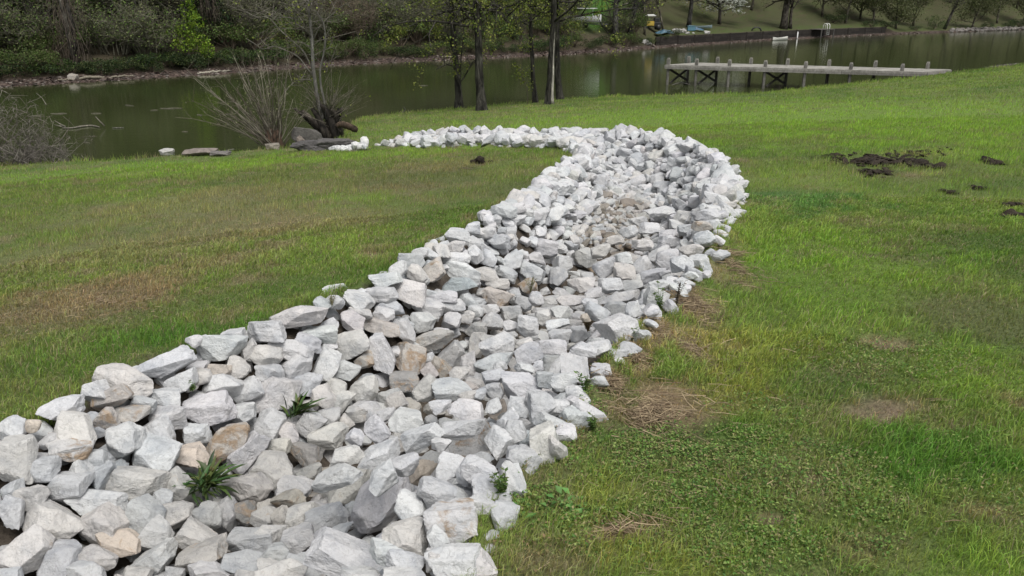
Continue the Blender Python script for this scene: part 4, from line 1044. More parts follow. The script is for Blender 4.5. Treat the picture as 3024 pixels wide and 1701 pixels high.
def wood_tree(seed, h, r, cols, n_leaf=900, leaf=0.12, depth=3, up=0.22, leafspread=0.22, bark=(1, 1, 1), nb=(3, 5), first=0.3, lim=0.36):
    rg = np.random.default_rng(seed); tr, cr = MB(), MB(); tips = []
    n = 9; pts = [np.zeros(3)]; d = np.array([rg.normal() * .06, rg.normal() * .06, 1.0])
    for i in range(n):
        d = d + rg.normal(size=3) * 0.05; d[2] = abs(d[2]); d /= np.linalg.norm(d); pts.append(pts[-1] + d * h * 0.8 / n)
    rad = r * np.array([1.35, 1.05] + list(np.linspace(0.95, 0.28, n - 1)))
    tr.tube(pts, rad, 9, bark)
    for k in range(int(h * 2.0)):
        u = rg.uniform(first, 1.0) * n; i = min(int(u), n - 1); q = pts[i] + (pts[i + 1] - pts[i]) * (u - i)
        a = rg.uniform(0, 6.28); dd = np.array([math.cos(a), math.sin(a), rg.uniform(0.1, 0.9)]); dd /= np.linalg.norm(dd)
        grow(cr, tips, q, dd, h * lim * rg.uniform(0.5, 1.0) * (1.15 - 0.5 * u / n), rad[i] * 0.42, depth - 1, rg, up, np.array(bark) * 0.9, 5, nb=nb)
    T = np.array(tips)
    if n_leaf:
        C = T[rg.integers(0, len(T), n_leaf)] + rg.normal(size=(n_leaf, 3)) * leafspread
        lf = MB(); leaf_quads(lf, C, leaf, cols, rg)
        return tr.mesh('trunk', True), cr.mesh('limbs', True), lf.mesh('crown')
    return tr.mesh('trunk', True), cr.mesh('limbs', True), None

def plant_proto(name, parts):
    """parts: (part name, mesh, material); the first planting of a kind uses these objects, later ones are copies"""
    o = empty(name, (0, 0, 0))
    for pn, me, mt in parts:
        if me is not None: link(pn, me, mt, o)
    return [o, False]
def plant(proto, P, s, label, cat, group=None, rz=None):
    o = proto[0] if not proto[1] else copy_tree(proto[0])
    proto[1] = True
    o.location = [float(q) for q in P]; o.scale = (s, s, s) if not hasattr(s, '__len__') else s
    o.rotation_euler = (0, 0, random.uniform(0, 6.28) if rz is None else rz)
    for k in ('label', 'category', 'group'):
        if k in o: del o[k]
    tag(o, label, cat, group)
    return o
SHR = [plant_proto('twiggy_shrub', [('stems', a, M_TWIG), ('crown', b, M_TWIG)]) for a, b in
       (twig_shrub(11, 3.4, 4.2, LF_OLIVE, TW_GREY, 52, 2300), twig_shrub(12, 3.0, 4.6, LF_OLIVE + LF_MID, TW_GREY, 48, 2800), twig_shrub(13, 4.0, 4.0, LF_OLIVE, TW_GREY, 52, 1900))]
BUSH_MID = [plant_proto('green_bush', [('stems', a, M_TWIG), ('crown', b, M_LEAF)]) for a, b in (leafy_bush(21, 2.2, 3.2, LF_MID + LF_OLIVE, 1900), leafy_bush(22, 2.8, 2.8, LF_MID + LF_DARK, 1900))]
BUSH_DARK = [plant_proto('dark_bush', [('stems', a, M_TWIG), ('crown', b, M_LEAF)]) for a, b in (leafy_bush(23, 1.5, 2.8, LF_DARK + LF_MID[:1], 1500), leafy_bush(24, 1.3, 3.2, LF_DARK + LF_OLIVE[:1], 1500))]
BROWN_BUSH = [plant_proto('brown_shrub', [('stems', a, M_TWIG), ('crown', b, M_TWIG)]) for a, b in (twig_shrub(31, 3.8, 4.0, [(0.12, 0.10, 0.06), (0.10, 0.10, 0.045)], TW_BROWN, 56, 900),)]
def tree_parts(t): return [('trunk', t[0], M_BARK), ('limbs', t[1], M_BARK), ('crown', t[2], M_LEAF)]
TREE_A = [plant_proto('woodland_tree', tree_parts(wood_tree(41 + i, 11, 0.17, cols, 2600, 0.16, 3, leafspread=0.35))) for i, cols in enumerate((LF_OLIVE, LF_MID, LF_OLIVE + LF_YOUNG))]
def evergreen(seed, h, w, cols, n=2600):
    rg = np.random.default_rng(seed); tr, cr = MB(), MB()
    tr.tube([(0, 0, 0), (0.05, 0, h * .5), (0, 0.03, h)], [0.13, 0.09, 0.02], 8)
    u = rg.random(n) ** 0.8; a = rg.uniform(0, 6.28, n); r = w / 2 * (1 - u) ** 0.7 * (0.45 + 0.55 * rg.random(n) ** .5) * (1 + 0.3 * np.sin(a * 3 + u * 20))
    C = np.stack([np.cos(a) * r, np.sin(a) * r, 0.25 + u * (h - 0.25) - r * 0.15], 1)
    leaf_quads(cr, C, 0.17, cols, rg, 0.5)
    return [('trunk', tr.mesh('trunk', True), M_BARK), ('crown', cr.mesh('crown'), M_LEAF)]
CEDAR = plant_proto('evergreen_tree', evergreen(51, 8.5, 3.2, LF_DARK + [(0.03, 0.06, 0.024)], 4200))

# the thicket on the wooded slope, nearest rows first
def zone(px):
    return ('left of the vine-wrapped snag' if px < 150 else 'between the vine-wrapped snag and the bright green tree' if px < 430 else 'around the bright green tree' if px < 600 else
            'behind the leaning sapling' if px < 850 else 'behind the dark-trunked trees' if px < 1300 else 'behind the split-bark trunk' if px < 1480 else 'by the end of the wooded shore')
for px in np.arange(-160, 1700, 24.0):
    q = px + random.uniform(-8, 8)
    pr = random.choice(BUSH_DARK if random.random() < 0.6 else BUSH_MID)
    open_end = px > 1590
    if open_end: pr = random.choice(BUSH_DARK)
    plant(pr, far_pt(q, random.uniform(2.0, 2.9), -0.05), random.uniform(0.5, 0.8) * (0.7 if open_end else 1), f'low bush overhanging the far pebbles, {zone(q)}', 'bush', f'low bushes on the far shore {zone(q)}')
for px in np.arange(-180, 1600, 40.0):
    q = px + random.uniform(-14, 14)
    if abs(q - 490) < 45 or abs(q - 170) < 24 or 1440 < q < 1530: continue
    gr = (random.random() < (0.38 if q < 640 else 0.6))
    pr = random.choice(BUSH_MID) if gr else random.choice(SHR)
    plant(pr, far_pt(q, random.uniform(4.2, 6.0), -0.1), random.uniform(0.85, 1.2), (f'mid green bush in the far thicket, {zone(q)}' if gr else f'grey-olive twiggy shrub across the lake, {zone(q)}'), 'shrub', ('green' if gr else 'grey') + f' shrubs of the far thicket {zone(q)}')
for px in np.arange(-220, 1600, 46.0):
    q = px + random.uniform(-16, 16)
    if 1445 < q < 1530: continue
    pr = random.choice(SHR + BUSH_MID[:1]) if q < 640 else random.choice(SHR[:2] + BUSH_MID)
    plant(pr, far_pt(q, random.uniform(8, 11), -0.2), random.uniform(1.1, 1.6), f'tall olive shrub up the far slope, {zone(q)}', 'shrub', f'upper shrubs of the far slope {zone(q)}')
for px in np.arange(-260, 1640, 62.0):
    q = px + random.uniform(-20, 20)
    if 1445 < q < 1530: continue
    plant(random.choice(TREE_A), far_pt(q, random.uniform(7, 17), -0.2), random.uniform(0.75, 1.15), f'dark-limbed tree on the far slope, {zone(q)}', 'tree', f'trees of the far slope {zone(q)}')
# the wood behind, one mass
mb = MB(); rg = np.random.default_rng(77)
for px in np.arange(-500, 1560, 34.0):
    for bk in (15, 21, 28, 36):
        q = px + random.uniform(-20, 20); P = far_pt(q, bk + random.uniform(-2.5, 2.5))
        if 1440 < q < 1535 and bk < 20: continue
        h = random.uniform(5, 9)
        lobes = [(P[0] + rg.normal() * 1.2, P[1] + rg.normal() * 1.2, P[2] + h * rg.uniform(.2, .8), rg.uniform(.9, 1.7), rg.uniform(.9, 1.7), h * rg.uniform(.14, .26)) for _ in range(6)]
        C = blob_points(420, [(l[0], l[1], l[2] + 50, *l[3:]) for l in lobes], rg, 0.3); C[:, 2] -= 50
        leaf_quads(mb, C, 0.30, random.choice([LF_OLIVE, LF_DARK, LF_MID, TW_GREY, LF_OLIVE]), rg, 0.4)
        mb.tube([P - np.array([0, 0, .3]), P + np.array([rg.normal() * .3, 0, h * .5]), P + np.array([rg.normal() * .5, 0, h])], [.13, .10, .03], 5, random.choice(TW_GREY))
tag(mb.build('far_woods', M_LEAF), 'dim olive-green wood filling the slope above the far thicket', 'woods', kind='stuff')

# single plants one can pick out over there
def bright_tree():
    rg = np.random.default_rng(61); tr, cr = MB(), MB()
    tr.tube([(0, 0, 0), (-.1, 0, 1.4), (.15, .1, 3.2), (.3, 0, 5.6)], [.09, .07, .05, .02], 7, (1, 1, 1))
    lobes = [(-.2, 0, 1.3, .75, .8, .55), (.75, .1, 1.5, .8, .8, .6), (1.15, .2, .95, .55, .6, .45), (.2, 0, 2.3, .7, .7, .6), (.8, 0, 2.6, .5, .6, .5), (.35, .1, 3.3, .55, .6, .55), (.55, 0, 4.2, .6, .5, .6), (.1, 0, 5.0, .7, .6, .5), (-.75, 0, 2.0, .4, .4, .3)]
    C = blob_points(3000, lobes, rg, 0.35)
    leaf_quads(cr, C, 0.12, LF_BRIGHT, rg, 0.4)
    return [('trunk', tr.mesh('trunk', True), M_BARK), ('crown', cr.mesh('crown'), M_LEAF)]
plant(plant_proto('bright_tree', bright_tree()), far_pt(478, 2.5), 1.0, 'bright yellow-green young tree leaning over the far left shore', 'tree', rz=0)
plant(CEDAR, far_pt(548, 5.6), 0.95, 'dark evergreen tree just right of the bright yellow-green tree', 'tree')
plant(CEDAR, far_pt(40, 8.5), 1.0, 'dark ivy-green evergreen at the far left edge of the photo', 'tree')
plant(CEDAR, far_pt(640, 10.5), 1.05, 'dark evergreen high on the far slope right of the bright tree', 'tree')
def vine_snag(h, w, seed):
    rg = np.random.default_rng(seed); tr, vn = MB(), MB()
    tr.tube([(0, 0, 0), (-.06, 0, h * .4), (-.16, 0, h * .75), (-.30, 0, h)], [.22, .17, .13, .07], 9, (1.5, 1.45, 1.35))
    tr.tube([(.18, 0, 0), (.22, 0, h * .5), (.12, 0, h * .8)], [.15, .12, .05], 8, (1.1, 1.05, 1))
    k = 520; P = np.stack([rg.normal(size=k) * w * .5 - .15 + .25 * rg.random(k), rg.normal(size=k) * w * .35, rg.uniform(.3, h * 1.02, k)], 1)
    ribbons(vn, P, P + np.stack([rg.normal(size=k) * .12, rg.normal(size=k) * .12, -rg.uniform(.3, 1.1, k)], 1), np.zeros(k), np.full(k, .013), np.full(k, .007), [(0.085, 0.066, 0.05), (0.06, 0.05, 0.04), (0.11, 0.09, 0.07)], rg, 3)
    leaf_quads(vn, P[:200] + rg.normal(size=(200, 3)) * .2, .09, LF_OLIVE, rg)
    return [('trunk', tr.mesh('trunk', True), M_BARK), ('hanging_vines', vn.mesh('hanging_vines'), M_TWIG)]
plant(plant_proto('vine_wrapped_snag', vine_snag(5.2, 1.0, 5)), far_pt(196, 3.4), 1.0, 'dead grey trunk wrapped in hanging brown vines on the far left shore', 'dead tree', rz=0)
plant(plant_proto('vine_column', vine_snag(6.0, 0.75, 6)), far_pt(548, 4.4, 2.2), 0.8, 'brown vine-draped trunk standing behind the bright yellow-green tree', 'dead tree', rz=0)
plant(plant_proto('bare_dark_tree', tree_parts(wood_tree(70, 9, 0.15, LF_OLIVE, 200, 0.1, 3, first=0.15, bark=(.8, .75, .7)))), far_pt(112, 6.0), 0.9, 'bare dark forked tree left of the vine-wrapped snag', 'tree')
plant(BROWN_BUSH[0], far_pt(905, 4.6), (0.95, 0.95, 1.0), 'rounded reddish-brown leafless shrub on the far shore left of the dark-trunked trees', 'shrub')
plant(BROWN_BUSH[0], far_pt(840, 7.2), 1.05, 'brownish leafless shrub up the slope behind the leaning sapling', 'shrub')
YB = plant_proto('yellow_green_bush', [('stems', *[leafy_bush(25, 2.6, 3.0, LF_YOUNG + LF_MID, 1300, 0.10)[0]], M_TWIG), ('crown', leafy_bush(25, 2.6, 3.0, LF_YOUNG + LF_MID, 1300, 0.10)[1], M_LEAF)])
for px, bk, s, lb in ((700, 4.0, .8, 'yellow-green budding bush low on the far shore behind the leaning sapling'), (1010, 4.3, 1.0, 'yellow-green bush on the far shore left of the dark-trunked trees'), (1110, 5.0, 1.1, 'yellow-green bush seen between the two dark trunks and the shore'),
                      (1270, 4.6, 1.1, 'yellow-green bush seen right of the thickest dark trunk across the water'), (1420, 5.0, 1.2, 'yellow-green bush behind the split-bark trunk across the water')):
    plant(YB, far_pt(px, bk, -.1), s, lb, 'bush')

# ------------------------------------------------------------------ the open far lawn at the right
def far_tree(name, px, back, seed, h, r, cols, n, label, leaf=0.14, depth=3, first=.3, bark=(1, 1, 1), mat=None, lim=.36, s=1.0, spread=.3):
    t = wood_tree(seed, h, r, cols, n, leaf, depth, first=first, bark=bark, lim=lim, leafspread=spread)
    o = empty(name, far_pt(px, back, -0.1).tolist())
    link('trunk', t[0], mat or M_BARK, o); link('limbs', t[1], mat or M_BARK, o)
    if t[2]: link('crown', t[2], M_LEAF, o)
    o.scale = (s, s, s)
    return tag(o, label, 'tree')
far_tree('dark_tree', 1545, 4.0, 81, 11, .30, LF_MID, 1500, 'dark thick-trunked tree at the end of the wooded far shore')
far_tree('dark_tree', 1578, 4.6, 82, 10, .22, LF_OLIVE, 1300, 'slimmer dark tree just right of the thick one ending the wooded shore')
far_tree('pale_twiggy_tree', 1618, 5.5, 83, 8, .10, LF_OLIVE, 1700, 'pale twiggy tree behind the black and yellow cart', 0.12, first=.12, bark=(1.6, 1.5, 1.3))
far_tree('pale_twiggy_tree', 1665, 7.5, 84, 8, .10, LF_OLIVE, 1900, 'pale twiggy tree above the heap of blue and white junk', 0.12, first=.12, bark=(1.6, 1.5, 1.3))
far_tree('leafy_tree', 1728, 8.5, 85, 10, .24, LF_YOUNG + LF_MID, 1900, 'tree with bright green leaves on a dark straight trunk left of the blossom tree', 0.16, first=.28)
def dogwood():
    rg = np.random.default_rng(86); tr, cr, bl = MB(), MB(), MB(); tips = []
    tr.tube([(0, 0, 0), (0.03, 0, .8), (-.05, 0, 1.6), (0, 0, 2.4)], [.22, .16, .15, .10], 9, (.9, .8, .75))
    for k in range(13):
        a = rg.uniform(0, 6.28); dd = np.array([math.cos(a), math.sin(a), rg.uniform(.1, .55)]); dd /= np.linalg.norm(dd)
        grow(cr, tips, (0, 0, rg.uniform(1.3, 2.4)), dd, rg.uniform(1.8, 3.2), .07, 2, rg, .12, (.9, .85, .8), 5)
    T = np.array(tips); n = 1700
    C = T[rg.integers(0, len(T), n)] + rg.normal(size=(n, 3)) * np.array([.25, .25, .10])
    sel = (C[:, 0] > -1.3) | (C[:, 2] > 2.4); C = C[sel]; k = len(C)
    s = rg.uniform(.07, .15, (k, 1)); az = rg.uniform(0, 6.28, k)
    a = np.stack([np.cos(az), np.sin(az), rg.normal(size=k) * .35], 1); b = np.stack([-np.sin(az), np.cos(az), rg.normal(size=k) * .35], 1)
    V = np.stack([C - a * s, C + b * s, C + a * s, C - b * s], 1).reshape(-1, 3)
    c = np.array([.60, .62, .55]) * rg.uniform(.6, 1.1, (k, 1))
    bl.add(V, np.arange(k)[:, None] * 4 + np.arange(4), None, np.repeat(c, 4, 0))
    leaf_quads(bl, T[rg.integers(0, len(T), 800)] + rg.normal(size=(800, 3)) * .2, .13, LF_OLIVE, rg)
    return [('trunk', tr.mesh('trunk', True), M_BARK), ('limbs', cr.mesh('limbs', True), M_BARK), ('crown', bl.mesh('crown'), M_LEAF)]
plant(plant_proto('blossom_tree', dogwood()), far_pt(1800, 11.0, -.1), 1.15, 'small spreading tree with white blossom on the far lawn', 'tree', rz=0.4)
far_tree('double_trunk_tree', 1966, 3.6, 87, 12, .42, LF_OLIVE, 1200, 'big grey-brown tree standing right behind the far dock', 0.15, first=.3, bark=(1.1, 1.0, .9))
far_tree('side_trunk_tree', 1984, 3.4, 88, 9, .20, LF_OLIVE, 900, 'thinner trunk growing close at the right of the big far tree', 0.14, first=.3, bark=(1.1, 1.0, .9))
for k, (px, bk, sd, h, lb) in enumerate(((2120, 7.5, 90, 8, 'drooping pale green tree behind the far dock ladder'), (2190, 6.5, 91, 8.5, 'broad olive twiggy tree at the far shore right of the dock ladder'), (2250, 5.0, 92, 7.5, 'dense olive tree overhanging the far retaining wall end'), (2440, 4.0, 95, 7.5, 'pale-limbed twiggy tree leaning over the far shore at the right'), (2060, 15, 96, 9, 'olive tree up the far lawn behind the dock ladder'), (2155, 13, 98, 9, 'olive tree up the far lawn behind the drooping pale tree'), (2290, 9, 99, 9, 'tree behind the bright green bush on the right far shore'), (2500, 10, 100, 9, 'tree up the slope behind the right far riprap'), (2570, 8, 94, 9, 'tree at the upper right corner of the photo'), (1880, 19, 93, 9, 'tree high on the far lawn right of the blossom tree'))):
    far_tree('twiggy_tree', px, bk, sd, h, .14, LF_OLIVE + [(0.13, 0.14, 0.07)], 6500, lb, 0.19, first=.1, bark=(1.5, 1.4, 1.2), spread=.4)
for px, bk, s, lb in ((2185, 2.6, .75, 'dark low bush beneath the broad olive tree'), (2225, 2.5, .8, 'dark low bush at the end of the far retaining wall'), (2090, 9, 1.0, 'mid-slope bush behind the far dock ladder'), (2560, 4.0, 1.1, 'dark bush at the right edge of the far shore'), (2300, 3.0, .6, 'low dark undergrowth on the right far shore'), (2480, 3.5, .7, 'dark brush behind the right far riprap'), (2530, 3.2, .7, 'dark brush just left of the right photo edge')):
    plant(BUSH_DARK[1], far_pt(px, bk), s, lb, 'bush')
plant(BUSH_MID[1], far_pt(2345, 3.6), .9, 'bright green bush beside the leaning trunk on the right far shore', 'bush')
t = MB(); t.tube([(0, 0, 0), (.5, 0, 1.6), (1.0, .1, 3.2), (1.5, .1, 5.0)], [.26, .2, .16, .08], 9, (.9, .85, .8))
o = empty('leaning_tree', far_pt(2372, 3.4).tolist()); t.build('trunk', M_BARK, o, True)
t = MB(); tips = []; rg = np.random.default_rng(97)
for k in range(14): grow(t, tips, (rg.uniform(.7, 1.5), .1, rg.uniform(2.4, 5)), np.array([rg.normal(), rg.normal(), .5]), rg.uniform(1, 2.2), .06, 2, rg, .1, (.9, .85, .8), 5)
t.build('limbs', M_BARK, o, True); t = MB(); T = np.array(tips); leaf_quads(t, T[rg.integers(0, len(T), 1200)] + rg.normal(size=(1200, 3)) * .3, .14, LF_OLIVE, rg); t.build('crown', M_LEAF, o)
tag(o, 'dark trunk leaning to the right over the far shore', 'tree')
mb = MB(); rg = np.random.default_rng(78)
for px in np.arange(1500, 3000, 28.0):
    for bk in (26, 34, 44, 55):
        q = px + random.uniform(-15, 15); P = far_pt(q, bk + random.uniform(-4, 4)); h = random.uniform(8, 14)
        if 1700 < q < 2100 and bk < 32: continue
        lobes = [(P[0] + rg.normal() * 1.6, P[1] + rg.normal() * 1.6, P[2] + 50 + h * rg.uniform(.25, .85), rg.uniform(1.2, 2.2), rg.uniform(1.2, 2.2), h * rg.uniform(.14, .26)) for _ in range(6)]
        C = blob_points(380, lobes, rg, 0.3); C[:, 2] -= 50
        leaf_quads(mb, C, 0.5, random.choice([LF_OLIVE, LF_DARK, LF_MID, TW_GREY]), rg, 0.4)
        mb.tube([P, P + np.array([0, 0, h * .5]), P + np.array([0, 0, h])], [.2, .15, .05], 5, (.06, .05, .04))
tag(mb.build('hilltop_woods', M_LEAF), 'trees massed along the top of the far right lawn', 'woods', kind='stuff')

# pebbles and drift on the far waterline
mb = MB(); rg = np.random.default_rng(79)
_O = np.array([(1, 0, 0), (-1, 0, 0), (0, 1, 0), (0, -1, 0), (0, 0, 1), (0, 0, -1)], float)
_OF = np.array([(0, 2, 4), (2, 1, 4), (1, 3, 4), (3, 0, 4), (2, 0, 5), (1, 2, 5), (3, 1, 5), (0, 3, 5)])
PEB = [(0.075, 0.052, 0.042), (0.055, 0.039, 0.032), (0.10, 0.075, 0.062), (0.038, 0.029, 0.024), (0.14, 0.12, 0.105)]
for k in range(6500):
    px = rg.uniform(-300, 2760); bk = rg.uniform(-0.4, 2.0) if px < 1700 else rg.uniform(-.3, 1.5)
    P = far_pt(px, bk); s = abs(rg.normal()) * 0.05 + 0.035
    V = _O * np.array([1.4, 1.2, .6]) * rg.uniform(.7, 1.3, (6, 1)) * s
    mb.add(V @ flat_rot(rg, .3).T + P, tris=_OF, col=np.array(PEB[rg.integers(0, 5)]) * rg.uniform(.7, 1.3))
tag(mb.build('shore_pebbles', M_STONE), 'reddish-brown pebbles and broken rock along the far waterline', 'pebbles', kind='stuff')
mb = MB()
for k in range(260):
    px = rg.uniform(2390, 2660); bk = rg.uniform(0.0, 2.6); P = far_pt(px, bk); s = rg.uniform(.15, .34)
    V, F = rock_shape(2, rg, rough=.1); mb.add(V * s * np.array([1.2, 1, .7]) @ flat_rot(rg, .3).T + P + np.array([0, 0, .08]), tris=F, col=np.array((.15, .138, .125)) * rg.uniform(.5, 1.3))
tag(mb.build('riprap', M_STONE), 'grey broken rocks heaped along the right far waterline', 'rocks', kind='stuff')
# ------------------------------------------------------------------ trees on the near bank
def px_path(pts, Y):                          # display pixels -> points in the upright plane at distance Y
    return np.array([at_dist(x * D2S, y * D2S, Y) for x, y in pts])
def smooth_path(P, W, n):
    P, W = np.asarray(P, float), np.asarray(W, float); u = np.linspace(0, len(P) - 1.0001, n)
    return catmull(P, u), np.interp(u, np.arange(len(W)), W)
def bark_trunk(m, P, R, sides=14, seed=0, flare=True, col=(1, 1, 1), stripe=None):
    """trunk with buttressed foot and uneven bark; STRIPE = (angle, half width, from u, to u, tint)"""
    rg = np.random.default_rng(seed)
    n = len(P); T = np.gradient(P, axis=0); T /= np.linalg.norm(T, axis=1, keepdims=True)
    A = np.cross(T, (0, 1.0, 0)); A /= np.linalg.norm(A, axis=1, keepdims=True); B = np.cross(T, A)
    th = np.linspace(0, 2 * np.pi, sides, endpoint=False)
    u = np.linspace(0, 1, n)
    rr = R[:, None] * (1 + 0.07 * rg.normal(size=(n, sides)) * 0.7)
    if flare:
        f = np.exp(-np.arange(n) / 1.6)[:, None]
        rr = rr * (1 + f * (0.25 + 0.22 * np.cos(th * 5 + seed))[None, :])
    V = P[:, None, :] + (A[:, None, :] * np.cos(th)[None, :, None] + B[:, None, :] * np.sin(th)[None, :, None]) * rr[:, :, None]
    i = np.arange(n - 1)[:, None] * sides; j = np.arange(sides)[None, :]; k = (j + 1) % sides
    Q = np.stack([i + j, i + k, i + sides + k, i + sides + j], -1).reshape(-1, 4)
    C = np.tile(np.asarray(col, float), (n * sides, 1)) * rg.uniform(.8, 1.2, (n * sides, 1))
    m.add(V.reshape(-1, 3), Q, None, C)
    return A, B
LF_TREE = [(0.14, 0.18, 0.030), (0.18, 0.215, 0.042), (0.10, 0.14, 0.026), (0.22, 0.235, 0.055)]
def near_tree(name, base, pts, widths, label, seed, n_limb, n_leaf, lo=130, stripe=False, leaf=0.074, extra=()):
    B0 = hit_ground(base[0] * D2S, base[1] * D2S); Y = B0[1]; w = project(B0)[2][0]
    P = px_path([base] + pts, Y)
    R = np.array(widths) * D2S / FS * w / 2 * 1.12
    top = P[-1] + np.array([0.2, 0.1, 4.5]); P = np.concatenate([P, [top, top + (0.1, 0, 2.5)]]); R = np.concatenate([R, [R[-1] * .7, R[-1] * .3]])
    P[0][2] -= 0.06
    Pn, Rn = smooth_path(P, R, 40)
    o = empty(name, B0.tolist()); off = B0
    m = MB(); bark_trunk(m, Pn - off, Rn, 14, seed, col=(.72, .70, .66))
    m.build('trunk', M_BARK, o, True)
    if stripe:                                # a strip of bare pale wood on the right side of the split trunk
        s = MB(); k = 22; q = Pn[1:1 + k] - off; rr = Rn[1:1 + k]
        u = np.linspace(0, 1, k); wd = rr * (0.62 * (1 - u) ** 0.5 + 0.05)
        c = q + np.array([1, 0, 0]) * (rr * 0.66)[:, None] + np.array([0, -1, 0]) * (rr * 0.66)[:, None]
        s.tube(c, wd * 0.62, 8, (2.6, 2.55, 2.45)); s.tube([c[0], c[0] + (.16, -.04, -.10), c[0] + (.42, -.08, -.13)], [wd[0] * .55, .045, .015], 7, (1.2, 1.15, 1.05))
        s.build('bare_wood', M_PALEBARK, o, True)
    lm, tips = MB(), []
    rg = np.random.default_rng(seed)
    zt = at_dist(base[0] * D2S, lo * D2S, Y)[2]
    for i in range(n_limb):
        z = rg.uniform(zt, P[-2][2]) if i > n_limb * .6 else rg.uniform(zt, zt + 2.2)
        k = int(np.argmin(np.abs(Pn[:, 2] - z))); q = Pn[k] - off
        a = rg.uniform(0, 6.28); d = np.array([math.cos(a), math.sin(a) * .8, rg.uniform(-0.15, .6)]); d /= np.linalg.norm(d)
        grow(lm, tips, q, d, rg.uniform(1.5, 3.4), Rn[k] * .34 + .012, 2, rg, .02, (.75, .72, .66), 6, .3, .62, (3, 5))
    for (pp, ww) in extra:                    # limbs one can follow in the photograph
        e = px_path(pp, Y) - off
        e[:, 1] += np.linspace(0, rg.normal() * .6, len(e))
        en, rn = smooth_path(e, np.array(ww) * D2S / FS * w / 2, 18)
        lm.tube(en, rn, 6, (.95, .92, .85))
        for i in range(7): grow(lm, tips, en[rg.integers(5, 18)], np.array([rg.normal(), rg.normal(), .4]) / 1.4, rg.uniform(.5, 1.1), .012, 1, rg, .05, (.9, .86, .8), 5)
    lm.build('limbs', M_BARK, o, True)
    T = np.array(tips); lf = MB()
    T = T[(T[:, 2] < zt - off[2] + 2.6) | (rg.random(len(T)) < .5)]; C = T[rg.integers(0, len(T), n_leaf // 5)]
    C = np.repeat(C, 5, 0) + rg.normal(size=(len(C) * 5, 3)) * 0.09
    C = C[pnoise(C * .9 + seed) > -.28]
    leaf_quads(lf, C, leaf, LF_TREE, rg)
    lf.build('crown', M_LEAF, o)
    return tag(o, label, 'tree', 'dark-trunked trees on the near bank')
near_tree('bank_tree', (1155, 272), [(1154, 240), (1151, 200), (1147, 160), (1143, 120), (1140, 80), (1138, 30), (1134, -60)], [20, 16, 14, 13, 12, 12, 11, 10], 'leftmost dark trunk with bare upright side stems at the water edge', 101, 13, 2600, 70,
          extra=[([(1160, 205), (1170, 190), (1184, 165), (1190, 155)], [4, 3.5, 3, 2]), ([(1158, 195), (1160, 150), (1166, 100), (1168, 40)], [5, 4, 3, 2]), ([(1145, 150), (1135, 110), (1122, 70), (1126, 40)], [5, 4, 3, 2]), ([(1148, 170), (1125, 162), (1100, 172)], [4, 3, 2])])
near_tree('bank_tree', (1212, 278), [(1210, 250), (1207, 210), (1205, 170), (1204, 130), (1203, 90), (1202, 40), (1200, -60)], [27, 22, 19, 18, 16, 15, 17, 15], 'thickest dark mottled trunk, second from the left, nearest to the rocks', 102, 15, 3600, 75,
          extra=[([(1203, 35), (1180, 15), (1150, -20)], [8, 7, 6]), ([(1200, 30), (1150, 22), (1090, 40), (1020, 70)], [7, 6, 5, 3]), ([(1205, 28), (1240, 22), (1290, 24), (1360, 20)], [6, 5, 4, 3]), ([(1206, 25), (1250, 30), (1285, 60), (1330, 50)], [6, 5, 4, 2])])
near_tree('bank_tree', (1347, 258), [(1344, 230), (1341, 200), (1340, 165), (1338, 130), (1336, 90), (1334, 40), (1330, -60)], [14, 11, 10, 9, 9, 8, 8, 7], 'thinnest dark trunk in the middle of the bank trees', 103, 9, 2000, 75)
near_tree('bank_tree', (1381, 262), [(1382, 230), (1385, 195), (1386, 160), (1388, 120), (1391, 80), (1393, 30), (1395, -60)], [22, 17, 15, 14, 13, 12, 12, 11], 'dark trunk with a long strip of bare white wood down its side', 104, 13, 3600, 90, stripe=True)
near_tree('bank_tree', (1409, 250), [(1406, 225), (1403, 195), (1402, 160), (1401, 120), (1401, 80), (1402, 30), (1402, -60)], [19, 15, 14, 13, 12, 12, 12, 11], 'rightmost dark trunk, close behind the one with bare white wood', 105, 13, 3400, 95)
# the small leafy spray beside the thin trunk
def sapling(px, py, label, h, seed):
    B0 = hit_ground(px * D2S, py * D2S); rg = np.random.default_rng(seed); st, lf = MB(), MB()
    pts = np.array([(0, 0, 0), (-.05, 0, h * .4), (-.22, 0, h * .7), (-.45, 0, h * .95)]); st.tube(pts, [.02, .016, .011, .004], 6, (.08, .07, .05))
    for i in range(9):
        u = rg.uniform(.4, 1); q = np.array([np.interp(u, (0, .4, .75, 1), pts[:, k]) for k in range(3)]); e = q + np.array([rg.normal() * .25, rg.normal() * .2, rg.uniform(-.05, .3)])
        st.tube([q, (q + e) / 2 + (0, 0, .03), e], [.008, .006, .003], 4, (.09, .08, .055))
        leaf_quads(lf, e + rg.normal(size=(16, 3)) * .09, .09, LF_TREE, rg)
    o = empty('sapling', B0.tolist()); st.build('stem', M_TWIG, o); lf.build('crown', M_LEAF, o)
    for v in o.children: pass
    return tag(o, label, 'sapling')
sapling(1328, 262, 'little yellow-green leafy sapling left of the thinnest dark trunk', 1.55, 7)

